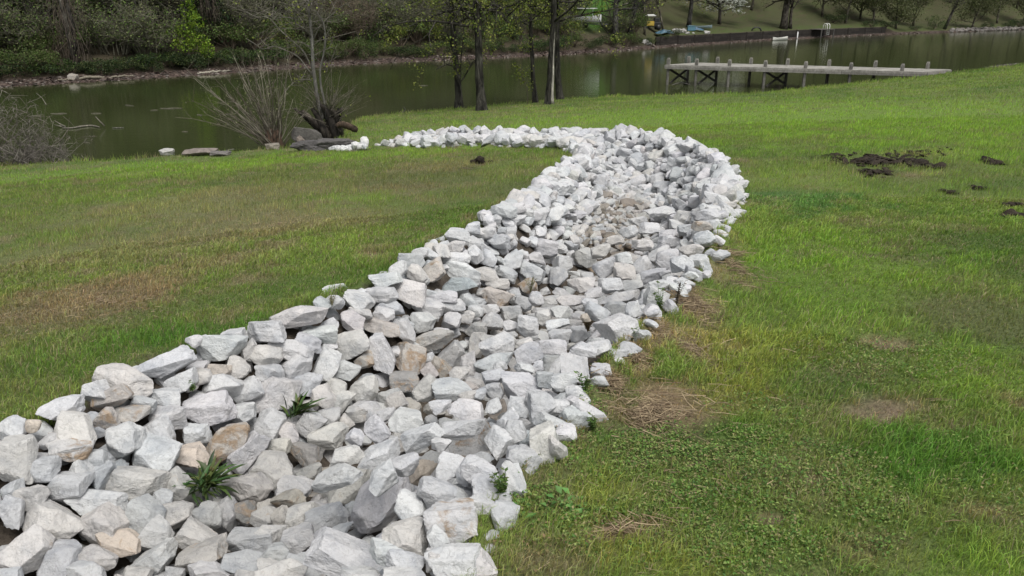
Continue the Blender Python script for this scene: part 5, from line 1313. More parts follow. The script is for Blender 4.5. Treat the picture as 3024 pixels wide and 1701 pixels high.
# ------------------------------------------------------------------ willow shrubs, stump and sapling on the left bank
def on_bank(px, py, dz=0.0):
    P = on_plane(px * D2S, py * D2S); return np.array([P[0], P[1], P[2] + dz])
STEMC = [(0.17, 0.155, 0.12), (0.125, 0.11, 0.085), (0.21, 0.19, 0.15), (0.085, 0.072, 0.056)]
def fan_shrub(P, fans, label, name, seed, bud=True, base=None):
    """FANS: list of (count, base spread px, angle from, angle to, length m)"""
    rg = np.random.default_rng(seed); st, tw = MB(), MB(); tips = []
    w = project(P)[2][0]; m_px = D2S / FS * w
    for cnt, bx, a0, a1, L in fans:
        for i in range(cnt):
            a = math.radians(rg.uniform(a0, a1)); l = L * rg.uniform(.55, 1.08)
            yl = rg.normal() * .30
            b = np.array([bx * m_px + rg.normal() * .10, rg.normal() * .12, 0])
            d = np.array([math.sin(a), yl, math.cos(a)]); d /= np.linalg.norm(d)
            u = np.linspace(0, 1, 8)[:, None]
            pts = b + d * l * u + np.array([0, 0, -.16]) * l * u ** 2 * abs(math.sin(a)) + np.cumsum(rg.normal(size=(8, 3)) * .012 * l, 0) * (u > 0)
            c = np.array(STEMC[rg.integers(0, 4)]) * rg.uniform(.8, 1.2)
            st.tube(pts, np.linspace(.013, .004, 8) * rg.uniform(.8, 1.35), 5, c)
            for k in range(int(4 + l * 3.2)):
                q = pts[rg.integers(2, 8)]; dd = d + rg.normal(size=3) * .55; dd /= np.linalg.norm(dd); e = q + dd * rg.uniform(.12, .5)
                tw.tube([q, (q + e) / 2 + rg.normal(size=3) * .012, e], [.0045, .003, .0015], 3, c * .95, False); tips.append(e)
    o = empty(name, P.tolist()); st.build('stems', M_TWIG, o, True); tw.build('crown', M_TWIG, o)
    if bud:
        T = np.array(tips); lf = MB(); n = int(len(T) * .5)
        leaf_quads(lf, T[rg.integers(0, len(T), n)] + rg.normal(size=(n, 3)) * .02, .05, [(0.16, 0.18, 0.07), (0.20, 0.20, 0.11), (0.11, 0.13, 0.05)], rg); lf.build('buds', M_LEAF, o)
    if base:
        bb = MB(); V, F = rock_shape(3, rg, rough=.25); bb.add(V * np.array(base) + np.array([0, 0, base[2] * .6]), tris=F, col=(0.085, 0.055, 0.038)); bb.build('root_crown', M_TWIG, o, True)
    return tag(o, label, 'shrub')
P1 = on_bank(694, 362, -.05)
fan_shrub(P1, [(38, 0, -28, 20, 2.3), (20, -4, -52, -22, 2.6), (6, 6, 15, 45, 1.3), (7, -26, -62, -36, 1.8)], 'bare multi-stemmed willow shrub fanning up and left at the water edge', 'willow_shrub', 201, True, (.24, .2, .28))
P2 = on_bank(838, 346, -.12); w2 = project(P2)[2][0]; mp = D2S / FS * w2
o = empty('willow_stump', P2.tolist()); rg = np.random.default_rng(202)
m = MB()
for k in range(11):
    a = rg.uniform(-.5, .35); b = np.array([rg.normal() * .10, rg.normal() * .10, 0]); L = rg.uniform(.65, 1.0)
    pts = [b, b + np.array([a * .35 - .05, rg.normal() * .05, L * .4]), b + np.array([a * .9 - .12, rg.normal() * .08, L * .8]), b + np.array([a * 1.35 - .15, rg.normal() * .1, L])]
    m.tube(pts, np.array([.12, .095, .07, .04]) * rg.uniform(.7, 1.2), 8, np.array([.75, .66, .6]) * rg.uniform(.6, 1.2))
V, F = rock_shape(4, rg, rough=.25); m.add(V * (.26, .24, .28) + (-.02, 0, .15), tris=F, col=(.7, .6, .5))
m.build('stump', M_BARK, o, True)
def stem_from(pxs, ws, yoff, mat, nm, seed, side=14, cols=(1, 1, 1), ln=1.2):
    e = px_path(pxs, P2[1]) - P2; e[:, 1] += np.linspace(0, yoff, len(e))
    if pxs[-1][1] < 5: e = np.concatenate([e, [e[-1] + (-.05, .1, 1.6), e[-1] + (.05, .1, 3.2)]]); ws = list(ws) + [ws[-1] * .7, ws[-1] * .3]
    en, rn = smooth_path(e, np.array(ws) * mp / 2, 30)
    t = MB(); t.tube(en, rn, 8, cols); t.build(nm, mat, o, True)
    return en, rn
LB, tips = MB(), []
rg = np.random.default_rng(203)
en, rn = stem_from([(812, 300), (800, 258), (792, 212), (786, 170), (783, 130), (781, 95), (776, 50), (772, 0)], [11, 10, 9, 9, 8, 8, 7, 6], .2, M_PALEBARK, 'trunk', 1)
EXT = [([(782, 100), (765, 75), (745, 62), (740, 45), (742, 25), (735, 10)], [4, 3.5, 3, 3, 2.5, 2]), ([(783, 105), (800, 75), (830, 45), (862, 20), (885, 8)], [4, 3.5, 3, 2.5, 1.5]), ([(790, 200), (765, 170), (745, 145), (712, 128), (680, 118), (655, 125), (630, 110), (610, 98)], [4, 3.5, 3.2, 3, 2.6, 2.2, 2, 1.2]),
       ([(788, 190), (760, 135), (735, 110), (700, 80), (665, 45), (630, 42), (600, 25)], [4, 3.5, 3, 2.6, 2.2, 2, 1.4]), ([(741, 50), (700, 44), (664, 48), (640, 35)], [3, 2.6, 2, 1.4]), ([(785, 140), (790, 152), (805, 170), (812, 175), (805, 182)], [3, 3, 2.6, 2, 1.5]), ([(773, 15), (760, -5), (750, -30)], [4, 3, 2]), ([(778, 60), (790, 40), (806, 15), (815, -10)], [3, 2.6, 2, 1.5]), ([(790, 205), (765, 200), (745, 205), (725, 230)], [3, 2.6, 2, 1.4])]
for pp, ww in EXT:
    e = px_path(pp, P2[1]) - P2; e[:, 1] += np.linspace(.2, .2 + rg.normal() * .5, len(e)); a, r = smooth_path(e, np.array(ww) * mp / 2, 22); LB.tube(a, r, 6, (1.1, 1.08, 1))
    for i in range(8): grow(LB, tips, a[rg.integers(6, 22)], np.array([rg.normal(), rg.normal() * .7, rg.uniform(-.2, .7)]) / 1.3, rg.uniform(.25, .8), .009, 1, rg, .05, (1.05, 1, .92), 5)
stem_from([(822, 300), (815, 250), (808, 215), (806, 178), (812, 150), (820, 105), (816, 60), (800, 32)], [6, 6, 5, 5, 4, 4, 3, 2], -.1, M_PALEBARK, 'second_trunk', 2)
for i in range(34):
    grow(LB, tips, en[rg.integers(12, 29)], np.array([rg.normal(), rg.normal() * .7, rg.uniform(-.1, .9)]) / 1.3, rg.uniform(.5, 1.3), .013, 2, rg, .06, (1.05, 1, .92), 5)
for i in range(46):                            # thin shoots round the stump
    b = np.array([rg.normal() * .14 - .08, rg.normal() * .1, rg.uniform(.35, .9)]); a = math.radians(rg.choice([rg.uniform(-75, -10), rg.uniform(0, 62)])); l = rg.uniform(.5, 1.35)
    d = np.array([math.sin(a), rg.normal() * .2, math.cos(a)]); pts = [b, b + d * l * .5 + rg.normal(size=3) * .03, b + d * l + np.array([0, 0, -.08]) * l]
    LB.tube(pts, [.010, .007, .003], 5, (.95, .88, .78)); tips.append(pts[2])
    for k in range(4): q = b + d * l * rg.uniform(.3, 1); e = q + (d + rg.normal(size=3) * .6) * rg.uniform(.1, .3); LB.tube([q, e], [.004, .002], 3, (.95, .88, .78), False); tips.append(e)
LB.build('limbs', M_PALEBARK, o, True)
T = np.array(tips); lf = MB(); C = np.repeat(T[rg.integers(0, len(T), 130)], 4, 0); leaf_quads(lf, C + rg.normal(size=(len(C), 3)) * .05, .055, LF_TREE, rg); lf.build('leaves', M_LEAF, o)
tag(o, 'old willow stump with a pale leaning sapling trunk and bare shoots', 'tree')
# broken log lying at the stump
def log(name, pxs, ws, label, Y=None, mat=None, col=(1, 1, 1), z=None, cat='log', jag=True, seed=1):
    rg = np.random.default_rng(seed)
    if z is not None: P = np.array([on_z(x * D2S, y * D2S, z) for x, y in pxs])
    elif Y is not None: P = px_path(pxs, Y)
    else: P = np.array([on_bank(x, y) for x, y in pxs])
    w = project(P[:1])[2][0]; R = np.array(ws) * D2S / FS * w / 2
    en, rn = smooth_path(P, R, 16); en = en + rg.normal(size=en.shape) * rn[:, None] * .05
    c0 = en.mean(0); m = MB(); m.tube(en - c0, rn * rg.uniform(.88, 1.12, 16), 9, col)
    return tag(m.build(name, mat or M_BARK, None, True, loc=c0.tolist()), label, cat), en - c0, rn, m
log('broken_log', [(846, 318), (858, 312), (872, 316), (888, 322), (899, 328)], [12, 15, 18, 18, 11], 'short reddish-brown broken log lying at the right of the willow stump', P2[1] - .25, col=(.95, .70, .55), mat=M_BARK, seed=3)

# bare brushy shrub at the left edge
def brush(px, py, seed, label, n, L, cols):
    P = on_bank(px, py, -.1); rg = np.random.default_rng(seed); st, tips = MB(), []
    for i in range(n):
        a = rg.uniform(0, 6.28); d = np.array([math.cos(a) * .9 + .25, math.sin(a) * .6, rg.uniform(.2, 1.6)]); d /= np.linalg.norm(d)
        grow(st, tips, (rg.normal() * .35, rg.normal() * .3, .0), d, L * rg.uniform(.5, 1.1), .019, 3 if i % 3 == 0 else 2, rg, .08, np.array(cols[rg.integers(0, len(cols))]), 5, .45, .6, (3, 4))
    o = empty('bare_brush', P.tolist()); st.build('stems', M_TWIG, o, True)
    tw = MB(); T = np.array(tips); k = 800; S = T[rg.integers(0, len(T), k)]; E = S + rg.normal(size=(k, 3)) * .16
    ribbons(tw, S, E, np.full(k, .01), np.full(k, .006), np.full(k, .003), cols, rg, 2); tw.build('crown', M_TWIG, o)
    return tag(o, label, 'shrub')
brush(-20, 416, 301, 'tangled bare grey brush at the left edge of the near bank', 26, 1.75, [(0.15, 0.135, 0.115), (0.11, 0.095, 0.08), (0.19, 0.175, 0.15)])
brush(62, 413, 302, 'lower grey dead branches just right of the tangled edge brush', 22, .85, [(0.13, 0.115, 0.10), (0.09, 0.08, 0.07), (0.17, 0.155, 0.135)])

# ------------------------------------------------------------------ stones and slabs at the bank
def stone(name, x0, y0, x1, y1, label, tone, seed, cat='rock', sink=.1, dep=1.0, n=None, rough=.06, mat=None, deep=0.0):
    rg = np.random.default_rng(seed)
    B = on_plane((x0 + x1) / 2 * D2S, y1 * D2S); w = project(B)[2][0]; k = D2S / FS * w
    W, Hh = (x1 - x0) * k, (y1 - y0) * k
    V, F = rock_shape(4, rg, rough=rough, n=n)
    V = V * np.array([W / 2, W * .42 * dep, Hh / 2 * 1.05])
    me = mesh_np(name, V, [F], np.tile(np.append(np.array(tone), .2), (len(V), 1)), False)
    return tag(link(name, me, mat or M_ROCK, loc=(B[0], B[1] + W * .35 * dep + deep, B[2] + Hh * (.5 - sink) + deep * 0.0)), label, cat)
stone('rock', 399, 374, 437, 392, 'lone white rounded rock on the grass edge by the water at the left', (.40, .39, .37), 401)
stone('flat_boulder', 452, 376, 540, 393, 'flat pinkish-grey boulder on the bank right of the lone white rock', (.21, .18, .16), 402, dep=.7, mat=M_STONE)
stone('flat_boulder', 520, 382, 575, 393, 'thin grey stone end trailing right from the flat boulder', (.15, .14, .13), 403, dep=.7, mat=M_STONE)
stone('slate_slab', 728, 354, 830, 382, 'dark grey layered slab lying left, nearest the grass below the willow', (.085, .080, .078), 404, 'slab', dep=.5, mat=M_STONE, rough=.16)
stone('slate_slab', 790, 350, 905, 377, 'dark flat slab behind, by the end of the white rocks', (.10, .094, .09), 405, 'slab', dep=.55, mat=M_STONE, rough=.16)
stone('bank_stone', 666, 360, 702, 378, 'small grey-brown stone at the foot of the willow shrub', (.20, .18, .15), 406, 'rock', mat=M_STONE)
stone('concrete_slab', 722, 322, 803, 362, 'tilted grey concrete slab standing between willow shrub and stump', (.10, .094, .085), 407, 'slab', dep=.35, mat=M_STONE, rough=.03, deep=.3)
stone('pale_block', 746, 340, 768, 361, 'small pale upright stone block leaning on the concrete slab', (.20, .17, .145), 408, 'block', dep=.6, mat=M_STONE)
stone('pale_block', 768, 338, 790, 357, 'second pale stone block, right of the upright one', (.17, .15, .13), 409, 'block', dep=.6, mat=M_STONE)
mb = MB(); rg = np.random.default_rng(410)
for k in range(150):
    q = on_plane(rg.uniform(830, 920) * D2S, rg.uniform(369, 380) * D2S); V, F = rock_shape(2, rg)
    mb.add(V * rg.uniform(.04, .09) + np.array([q[0], q[1], gz(q[0], q[1]) + .03]), tris=F, col=(.56, .56, .55, .1))
mb.c = [np.concatenate([c[:, :3], np.full((len(c), 1), .1)], 1) for c in mb.c]
tag(mb.build('white_gravel', M_ROCK), 'small white gravel trailing from the rocks towards the dark slabs', 'gravel', kind='stuff')

# floating and drifted wood
fb = log('floating_branch', [(157, 322), (180, 322), (205, 318), (230, 316), (251, 320)], [2.5, 4, 5, 5, 2.5], 'forked grey branch floating in the lake at the left', z=WATER + .03, mat=M_PALEBARK, col=(1.2, 1.15, 1.05), cat='branch', seed=11)[0]
for q in ([(0, 0, 0), (-.18, 0, .10), (-.34, .02, .20)], [(1.35, 0, .02), (1.22, 0, .18), (1.10, 0, .34)], [(-.1, 0, 0), (-.25, .02, .03), (-.4, .05, .06)]):
    m = MB(); m.tube(q, [.028, .02, .011], 6, (1.2, 1.15, 1.05)); m.build('side_twig', M_PALEBARK, fb, True, loc=(-.55, 0, .01))

log('floating_stick', [(282, 322), (296, 321.5), (311, 320.5)], [1.6, 2.4, 1.4], 'short straight stick floating right of the forked branch', z=WATER + .02, mat=M_PALEBARK, cat='stick', seed=12)
mb = MB()
for x, y, l in ((94, 292, .5), (142, 286, .5), (157, 285, .4), (325, 265, .5), (418, 273, .6), (440, 272, .6), (388, 277, .25), (502, 289, .25), (219, 359, .25), (465, 331, .2), (242, 285, .4), (1065, 215, .5), (975, 318, .5), (1740, 95, .5), (2360, 190, .6)):
    q = on_z(x * D2S, y * D2S, WATER + .012); d = np.array([l / 2, random.gauss(0, .05), 0]); mb.tube([q - d, q, q + d], [.008, .018, .008], 5, (1.2, 1.15, 1.0))
tag(mb.build('floating_debris', M_PALEBARK), 'small scattered flecks of leaf and twig floating on the lake', 'debris', kind='stuff')
log('driftwood_log', [(2475, 173), (2500, 171), (2530, 167), (2562, 162)], [9, 11, 12, 8], 'dark weathered log lying on the lawn edge at the far right', mat=M_BARK, col=(1.3, 1.2, 1.1), seed=13)
log('bank_stick', [(538, 386), (560, 381), (588, 376)], [2.5, 3.5, 4], 'grey driftwood stick at the water edge left of the willow', mat=M_PALEBARK, cat='stick', seed=14)
log('grass_twig', [(1012, 283), (1020, 276), (1015, 268)], [2, 2, 1.4], 'thin forked twig sticking up at the grass edge left of the dark trunks', Y=on_bank(1015, 284)[1], mat=M_PALEBARK, cat='twig', seed=15)
def far_log(pxs, ws, bk, lift, label, name='driftwood_log', col=(1.5, 1.4, 1.2), mat=None, seed=1, cat='log'):
    P = np.array([far_pt(x, b, lift) for x, b in zip(pxs, bk)]); w = project(P[:1])[2][0]; rg = np.random.default_rng(seed)
    en, rn = smooth_path(P, np.array(ws) * D2S / FS * w / 2, 12); c = en.mean(0); m = MB(); m.tube(en - c + rg.normal(size=en.shape) * .02, rn, 8, col)
    return tag(m.build(name, mat or M_PALEBARK, None, True, loc=c.tolist()), label, cat)
far_log([197, 215, 238, 262], [5, 8, 8, 5], [.5, .6, .6, .5], .12, 'pale thick driftwood log on the far left pebble shore', seed=21)
far_log([268, 290, 310, 336], [3, 5, 5, 3], [.5, .6, .7, .6], .08, 'thinner pale driftwood right of the thick far log', seed=22)
far_log([497, 520, 545], [4, 6, 4], [.3, .4, .4], .07, 'white driftwood piece at the waterline below the bright green tree', col=(2.2, 2.1, 1.9), seed=23)
far_log([540, 560, 577], [3, 5, 3], [.4, .5, .5], .07, 'second white driftwood piece, just right of the other', col=(2.1, 2, 1.8), seed=24)
far_log([1110, 1130, 1156], [2.5, 3, 2], [.9, 1.0, 1.2], .10, 'long thin pale stick on the far shore left of the dark trunks', seed=25)
far_log([150, 165, 180], [3, 4, 3], [.6, .7, .6], .08, 'small pale driftwood piece left of the thick far log', seed=26)
P = far_pt(183, .9, .12); V, F = rock_shape(3, np.random.default_rng(27)); me = mesh_np('shore_rock', V * (.28, .22, .22), [F], np.tile((.26, .24, .21, .3), (len(V), 1)), False)
tag(link('shore_rock', me, M_ROCK, loc=P.tolist()), 'pale rock beside the driftwood on the far left shore', 'rock')

# ------------------------------------------------------------------ wooden dock
DZ = -1.32
NL, NR, FL, FR = [on_z(x * D2S, y * D2S, DZ) for x, y in ((1675, 162.5), (2333, 181), (1733, 158.3), (2405, 173.5))]
ax = (NR - NL); Ld = np.linalg.norm(ax); ax /= Ld; ay = ((FL - NL) + (FR - NR)) / 2     # the deck boards lie slightly askew to its length
Wd = np.linalg.norm(ay); ay /= Wd
def dk(u, v, z=0.0): return ax * u + ay * v + np.array([0, 0, z])      # along, across, up from the near left deck corner
dock = empty('wooden_dock', NL.tolist())
ROT = np.stack([ax, ay, (0, 0, 1.0)], 1)
rg = np.random.default_rng(501); GREYW = np.array([0.34, 0.33, 0.30])
m = MB(); n = int(Ld / .15)
for i in range(n):
    m.box(dk((i + .5) * Ld / n, Wd / 2, -.02 + rg.normal() * .003), (Ld / n - .012, Wd - .02 + rg.uniform(-.02, .04), .04), col=GREYW * rg.uniform(.75, 1.2), M=ROT)
m.build('deck_boards', M_WOOD, dock)
for v in (-.03, Wd + .03):
    m = MB(); parts = [0, .37 * Ld, .70 * Ld, Ld]
    for a, b in zip(parts[:-1], parts[1:]):
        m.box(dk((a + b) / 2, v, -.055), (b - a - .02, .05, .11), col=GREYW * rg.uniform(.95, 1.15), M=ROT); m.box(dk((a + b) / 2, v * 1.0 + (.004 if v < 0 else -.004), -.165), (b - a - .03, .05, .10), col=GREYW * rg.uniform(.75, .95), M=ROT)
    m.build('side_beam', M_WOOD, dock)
for u in (-.03, Ld + .03):
    m = MB(); m.box(dk(u, Wd / 2, -.11), (.05, Wd + .04, .18), col=GREYW * .8, M=ROT); m.build('end_beam', M_WOOD, dock)
def u_of(px, v):
    us = np.linspace(-.5, Ld + 1, 600); P = NL + ax * us[:, None] + ay * v
    return float(np.interp(px, project(P)[0] / D2S, us))
near_px = [1940 + q / 2.862 for q in (97, 335, 612, 915, 1255, 1637, 2070)]; far_px2 = [1940 + q / 2.862 for q in (268, 511, 793, 1103, 1452, 1843, 2285)]
U0, U1 = [u_of(q / D2S, .1) for q in near_px], [u_of(q / D2S, Wd - .1) for q in far_px2]
for row, v in ((U0, .10), (U1, Wd - .10)):
    for i, u in enumerate(row):
        m = MB(); c = GREYW * rg.uniform(.7, .9); s = .125
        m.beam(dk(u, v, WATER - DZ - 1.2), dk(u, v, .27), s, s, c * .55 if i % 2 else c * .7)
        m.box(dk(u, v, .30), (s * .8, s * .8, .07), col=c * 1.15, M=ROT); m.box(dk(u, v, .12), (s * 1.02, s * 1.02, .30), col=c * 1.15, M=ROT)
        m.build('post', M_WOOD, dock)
for i in (0, 1, 3):
    for (a, b) in ((0, 1), (1, 0)):
        P0, P1_ = (dk(U0[i] + .09, .1, -.24), dk(U1[i] - .02, Wd - .1, WATER - DZ + .10)) if a == 0 else (dk(U1[i] + .07, Wd - .1, -.24), dk(U0[i] + .15, .1, WATER - DZ + .10))
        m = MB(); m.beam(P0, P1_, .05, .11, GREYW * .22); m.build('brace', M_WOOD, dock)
tag(dock, 'long weathered grey wooden dock on posts reaching into the lake', 'dock')
log('caught_branch', [(1690, 214), (1712, 208), (1735, 213)], [1.6, 2.4, 1.4], 'pale branch caught in the cross brace under the dock', z=WATER + .10, mat=M_PALEBARK, cat='branch', seed=31)

# ------------------------------------------------------------------ far dock wall, ladder, boats and clutter
m = MB(); rg = np.random.default_rng(601); xs = np.linspace(1648, 2225, 34)
for a, b in zip(xs[:-1], xs[1:]):
    for k in range(4):
        p, q = far_pt(a, 1.66), far_pt(b, 1.66); z = WATER + .14 + k * .21
        m.beam((p[0], p[1], z + .10), (q[0], q[1], z + .10), .14, .20, np.array([.034, .029, .025]) * rg.uniform(.6, 1.3))
wl = empty('retaining_wall', far_pt(1900, 1.66).tolist())
for v in range(len(m.v)): m.v[v] = m.v[v] - np.array(far_pt(1900, 1.66), dtype=np.float32)
m.build('timbers', M_WOOD, wl)
for x in np.linspace(1660, 2215, 14):
    p = far_pt(x, 1.50) - far_pt(1900, 1.66); t = MB(); z0 = -.5; t.beam((p[0], p[1], z0), (p[0], p[1], .85), .16, .16, (.03, .026, .022)); t.build('post', M_WOOD, wl)
tag(wl, 'low dark timber retaining wall along the far lawn', 'wall')
base = far_pt(2062, .6); fd = empty('small_dock', base.tolist())
d1 = far_pt(2090, .6) - far_pt(2030, .6); d1 = d1 / np.linalg.norm(d1); d2 = np.array([-d1[1], d1[0], 0]); R2 = np.stack([d1, d2, (0, 0, 1.0)], 1)
m = MB()
for i in range(16): m.box(d1 * (i - 7.5) * .2 + np.array([0, 0, .95]), (.185, 1.9, .05), col=np.array([.16, .15, .14]) * rg.uniform(.7, 1.2), M=R2)
m.build('platform', M_WOOD, fd)
for i in (-1.5, 1.5):
    for j in (-.9, .9): m = MB(); q = d1 * i + d2 * j; m.beam(q + (0, 0, -.8), q + (0, 0, .92), .14, .14, (.10, .095, .09)); m.build('post', M_WOOD, fd)
tag(fd, 'small dark platform dock under the white ladder rails across the lake', 'dock')
ld = empty('dock_ladder', (base + d1 * .7 + np.array([0, 0, .98])).tolist())
for j in (-.28, .28):
    m = MB(); u = np.linspace(0, np.pi, 9); pts = [d1 * j + (0, 0, -.0)] + [d1 * j + d2 * (-.28 + .28 * math.cos(t)) + np.array([0, 0,   .38 + .26 * math.sin(t)]) for t in u] + [d1 * j - d2 * .56 + np.array([0, 0, -.75])]
    m.tube(pts, .045, 8, (.75, .75, .72)); m.build('rail', M_PAINT, ld, True)
for z in (-.65, -.4, -.15): m = MB(); m.tube([d1 * -.28 - d2 * .56 + np.array([0, 0, z]), d1 * .28 - d2 * .56 + np.array([0, 0, z])], .03, 6, (.6, .6, .58)); m.build('rung', M_PAINT, ld, True)
tag(ld, 'white looped swim ladder rails on the far dock', 'ladder')
p = far_pt(2005, .3); m = MB(); m.tube([(0, 0, -.6), (0, 0, .75)], .07, 10, (.70, .70, .68)); m.tube([(0, 0, .75), (0, 0, .80)], [.085, .05], 10, (.70, .70, .68))
tag(m.build('mooring_post', M_PAINT, None, True, loc=p.tolist()), 'thin white post standing at the far dock wall', 'post')
def hull(L, W, Hh, col, name, mat, parent, loc=(0, 0, 0), rz=0.0, deck=None):
    m = MB(); n = 17; u = np.linspace(-1, 1, n); prof = [(-1, 1), (-.9, .35), (-.5, .05), (0, 0), (.5, .05), (.9, .35), (1, 1)]
    w = W / 2 * (1 - np.abs(u) ** 2.6) ** .8 + .01; sh = Hh * (1 + .35 * np.abs(u) ** 3)
    V = np.array([[u[i] * L / 2, y * w[i], z * sh[i] + .10 * Hh * abs(u[i]) ** 3] for i in range(n) for y, z in prof]); k = len(prof)
    Q = [(i * k + j, i * k + j + 1, (i + 1) * k + j + 1, (i + 1) * k + j) for i in range(n - 1) for j in range(k - 1)]
    m.add(V, Q, None, col)
    T = np.array([[u[i] * L / 2, y * w[i] * .92, sh[i] * (.94 if abs(y) > .5 else .86)] for i in range(n) for y in (-1, -.35, .35, 1)])
    m.add(T, [(i * 4 + j, i * 4 + j + 1, (i + 1) * 4 + j + 1, (i + 1) * 4 + j) for i in range(n - 1) for j in range(3)], None, deck or np.array(col) * .8)
    o = m.build(name, mat, parent, True, loc); o.rotation_euler = (0, 0, rz); return o
p = far_pt(1961, -.9); bt = empty('rowing_boat', (p[0], p[1], WATER - .05)); ang = math.atan2(d1[1], d1[0])
hull(3.1, .85, .32, (.72, .71, .66), 'hull', M_PAINT, bt, (0, 0, 0), ang, (.45, .44, .40)); m = MB(); m.box((0, 0, .30), (.25, .72, .03), col=(.5, .48, .42)); s = m.build('seat', M_PAINT, bt); s.rotation_euler = (0, 0, ang)
tag(bt, 'small white boat floating against the far dock wall', 'boat')
p = far_pt(1757, 6.5, .06); bt = empty('kayak', p.tolist()); hull(2.8, .65, .28, (.20, .26, .28), 'hull', M_PAINT, bt, (0, 0, 0), .25); tag(bt, 'pale blue kayak lying on the far lawn left of the blossom tree', 'kayak')
# boat on a trailer half hidden behind the split-bark trunk
p = far_pt(1462, 6.8, .0); bt = empty('trailer_boat', p.tolist()); rz = -.45
hull(3.6, 1.3, .55, (.62, .63, .62), 'hull', M_PAINT, bt, (0, 0, .55), rz)
m = MB(); c, s_ = math.cos(rz), math.sin(rz)
for sx in (-1.0, .9): m.tube([(sx * c, sx * s_, 1.05), (sx * c + .05, sx * s_, 1.75)], .03, 6, (.5, .5, .5))
m.build('canopy_pole', M_PAINT, bt, True); m = MB(); m.box((0, 0, 1.8), (2.3, 1.25, .07), rz, (.72, .73, .72)); m.build('canopy', M_PAINT, bt)
for sy in (-.62, .62): m = MB(); q = np.array([-s_ * sy, c * sy, .28]); m.tube([q + np.array([-s_, c, 0]) * -.08, q + np.array([-s_, c, 0]) * .08], .28, 14, (.02, .02, .02)); m.build('wheel', M_PAINT, bt, True)
m = MB(); m.beam((-1.7 * c, -1.7 * s_, .5), (2.4 * c, 2.4 * s_, .42), .10, .10, (.10, .10, .10)); m.build('trailer_frame', M_PAINT, bt)
tag(bt, 'white boat with canopy on a trailer, half hidden behind the dark trunks', 'boat')
# black and yellow garden machine
p = far_pt(1633, 8.0, .0); mw = empty('garden_cart', p.tolist())
m = MB(); m.box((0, 0, .55), (1.9, .9, .42), 0, (.018, .018, .018)); m.box((.55, 0, .95), (.55, .7, .5), 0, (.02, .02, .02)); m.build('body', M_PAINT, mw)
m = MB(); m.box((-.15, -.50, .66), (.75, .12, .46), 0, (.42, .29, .04)); m.box((-.15, -.57, .66), (.55, .03, .28), 0, (.46, .34, .06)); m.build('side_panel', M_PAINT, mw)
m = MB(); m.box((-.1, 0, 1.42), (1.0, .8, .10), 0, (.65, .65, .62)); m.box((-.1, 0, 1.51), (.7, .6, .08), 0, (.70, .70, .68)); m.build('roof', M_PAINT, mw)
for sx in (-.5, .3):
    m = MB(); m.tube([(sx, -.38, .7), (sx, -.38, 1.4)], .03, 6, (.03, .03, .03)); m.build('roof_post', M_PAINT, mw)
for sx in (-.7, .7):
    for sy in (-.48, .48): m = MB(); m.tube([(sx, sy - .09, .27), (sx, sy + .09, .27)], .27, 14, (.015, .015, .015)); m.build('wheel', M_PAINT, mw, True)
tag(mw, 'black and yellow garden cart with pale roof parked under the far trees', 'cart')
def tarp(px, bk, sx, sy, h, col, label, seed, name='plastic_sheet'):
    rg = np.random.default_rng(seed); n = 22; g = np.linspace(-1, 1, n); X, Y = np.meshgrid(g, g, indexing='ij'); X, Y = X.ravel(), Y.ravel()
    r = np.clip(1 - (X ** 2 + Y ** 2) / 1.3, 0, 1); Z = h * r * (.6 + .9 * pnoise(np.stack([X * 2.3 + seed, Y * 2.3, X * 0], 1))) + .03 + .05 * np.abs(pnoise(np.stack([X * 6, Y * 6, X * 0 + seed], 1)))
    i = np.arange(n - 1)[:, None] * n; j = np.arange(n - 1)[None, :]; Q = np.stack([i + j, i + n + j, i + n + j + 1, i + j + 1], -1).reshape(-1, 4)
    edge = 1 + .25 * pnoise(np.stack([X * 1.5, Y * 1.5, X * 0 + seed * 3.3], 1)); me = mesh_np(name, np.stack([X * sx * edge, Y * sy * edge, np.maximum(Z, .02)], 1), [Q], np.tile(col, (n * n, 1)), False)
    return tag(link(name, me, M_PAINT, loc=far_pt(px, bk, .02).tolist()), label, 'tarpaulin')
tarp(1670, 4.6, .95, .6, .5, (.045, .105, .15), 'crumpled blue plastic sheet, left of the pale rubble on the far lawn', 3)
tarp(1747, 5.2, .8, .45, .4, (.045, .095, .15), 'dull blue crumpled sheet right of the pale rubble by the dark trunk', 4)
p = far_pt(1735, 5.4, .0); tb = empty('plastic_tub', p.tolist()); m = MB()
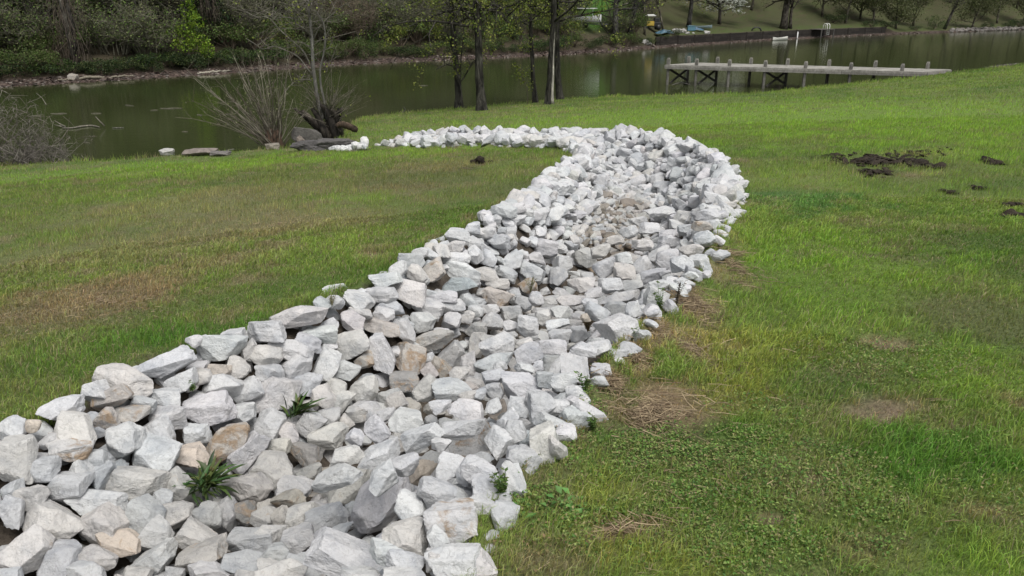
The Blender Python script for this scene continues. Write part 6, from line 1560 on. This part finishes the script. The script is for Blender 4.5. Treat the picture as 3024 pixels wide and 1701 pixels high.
for sx, sy, dx, dy in ((0, -.22, .8, .04), (0, .22, .8, .04), (-.38, 0, .04, .40), (.38, 0, .04, .40)): m.box((sx, sy, .26), (dx, dy, .46), 0, (.09, .20, .26))
m.box((0, 0, .05), (.7, .38, .05), 0, (.07, .16, .20)); m.build('tub', M_PAINT, tb); m = MB()
for sx, sy, dx, dy in ((0, -.255, .88, .045), (0, .255, .88, .045), (-.425, 0, .045, .46), (.425, 0, .045, .46)): m.box((sx, sy, .50), (dx, dy, .05), 0, (.13, .25, .31))
m.build('rim', M_PAINT, tb); tag(tb, 'light blue plastic tub among the junk on the far lawn', 'tub')
mb = MB(); rg = np.random.default_rng(611)
for k in range(70):
    P = far_pt(rg.uniform(1690, 1722), rg.uniform(3.6, 5.6)); V, F = rock_shape(2, rg, rough=.2); mb.add(V * rg.uniform(.08, .22) @ flat_rot(rg, .4).T + P + (0, 0, .10), tris=F, col=np.array((.38, .37, .35)) * rg.uniform(.5, 1.2))
tag(mb.build('rubble', M_STONE), 'heap of pale broken rubble between the blue sheets', 'rubble', kind='stuff')
for px, bk, s, lb in ((1622, 2.6, .34, 'pale flat stone at the end of the far lawn by the wooded shore'), (1630, 2.4, .22, 'smaller pale stone beside the flat one by the wooded shore'), (1726, 2.8, .20, 'whitish stone on the far lawn below the blue tub'), (1773, 2.4, .26, 'grey stone on top of the far retaining wall'), (1741, 2.9, .12, 'tiny white stone on the far lawn left of the grey one')):
    V, F = rock_shape(3, rng); me = mesh_np('shore_rock', V * (s * 1.3, s, s * .75), [F], np.tile((.40, .39, .37, .2), (len(V), 1)), False); tag(link('shore_rock', me, M_ROCK, loc=far_pt(px, bk, s * .4).tolist()), lb, 'rock')
p = far_pt(1900, 2.2); m = MB(); u = np.linspace(0, np.pi, 10); m.tube([(.55 * math.cos(t), 0, .45 * math.sin(t)) for t in u], .09, 8, (.015, .015, .015)); tag(m.build('rubber_hoop', M_PAINT, None, True, loc=p.tolist()), 'black rounded hoop lying on the far retaining wall', 'hoop')
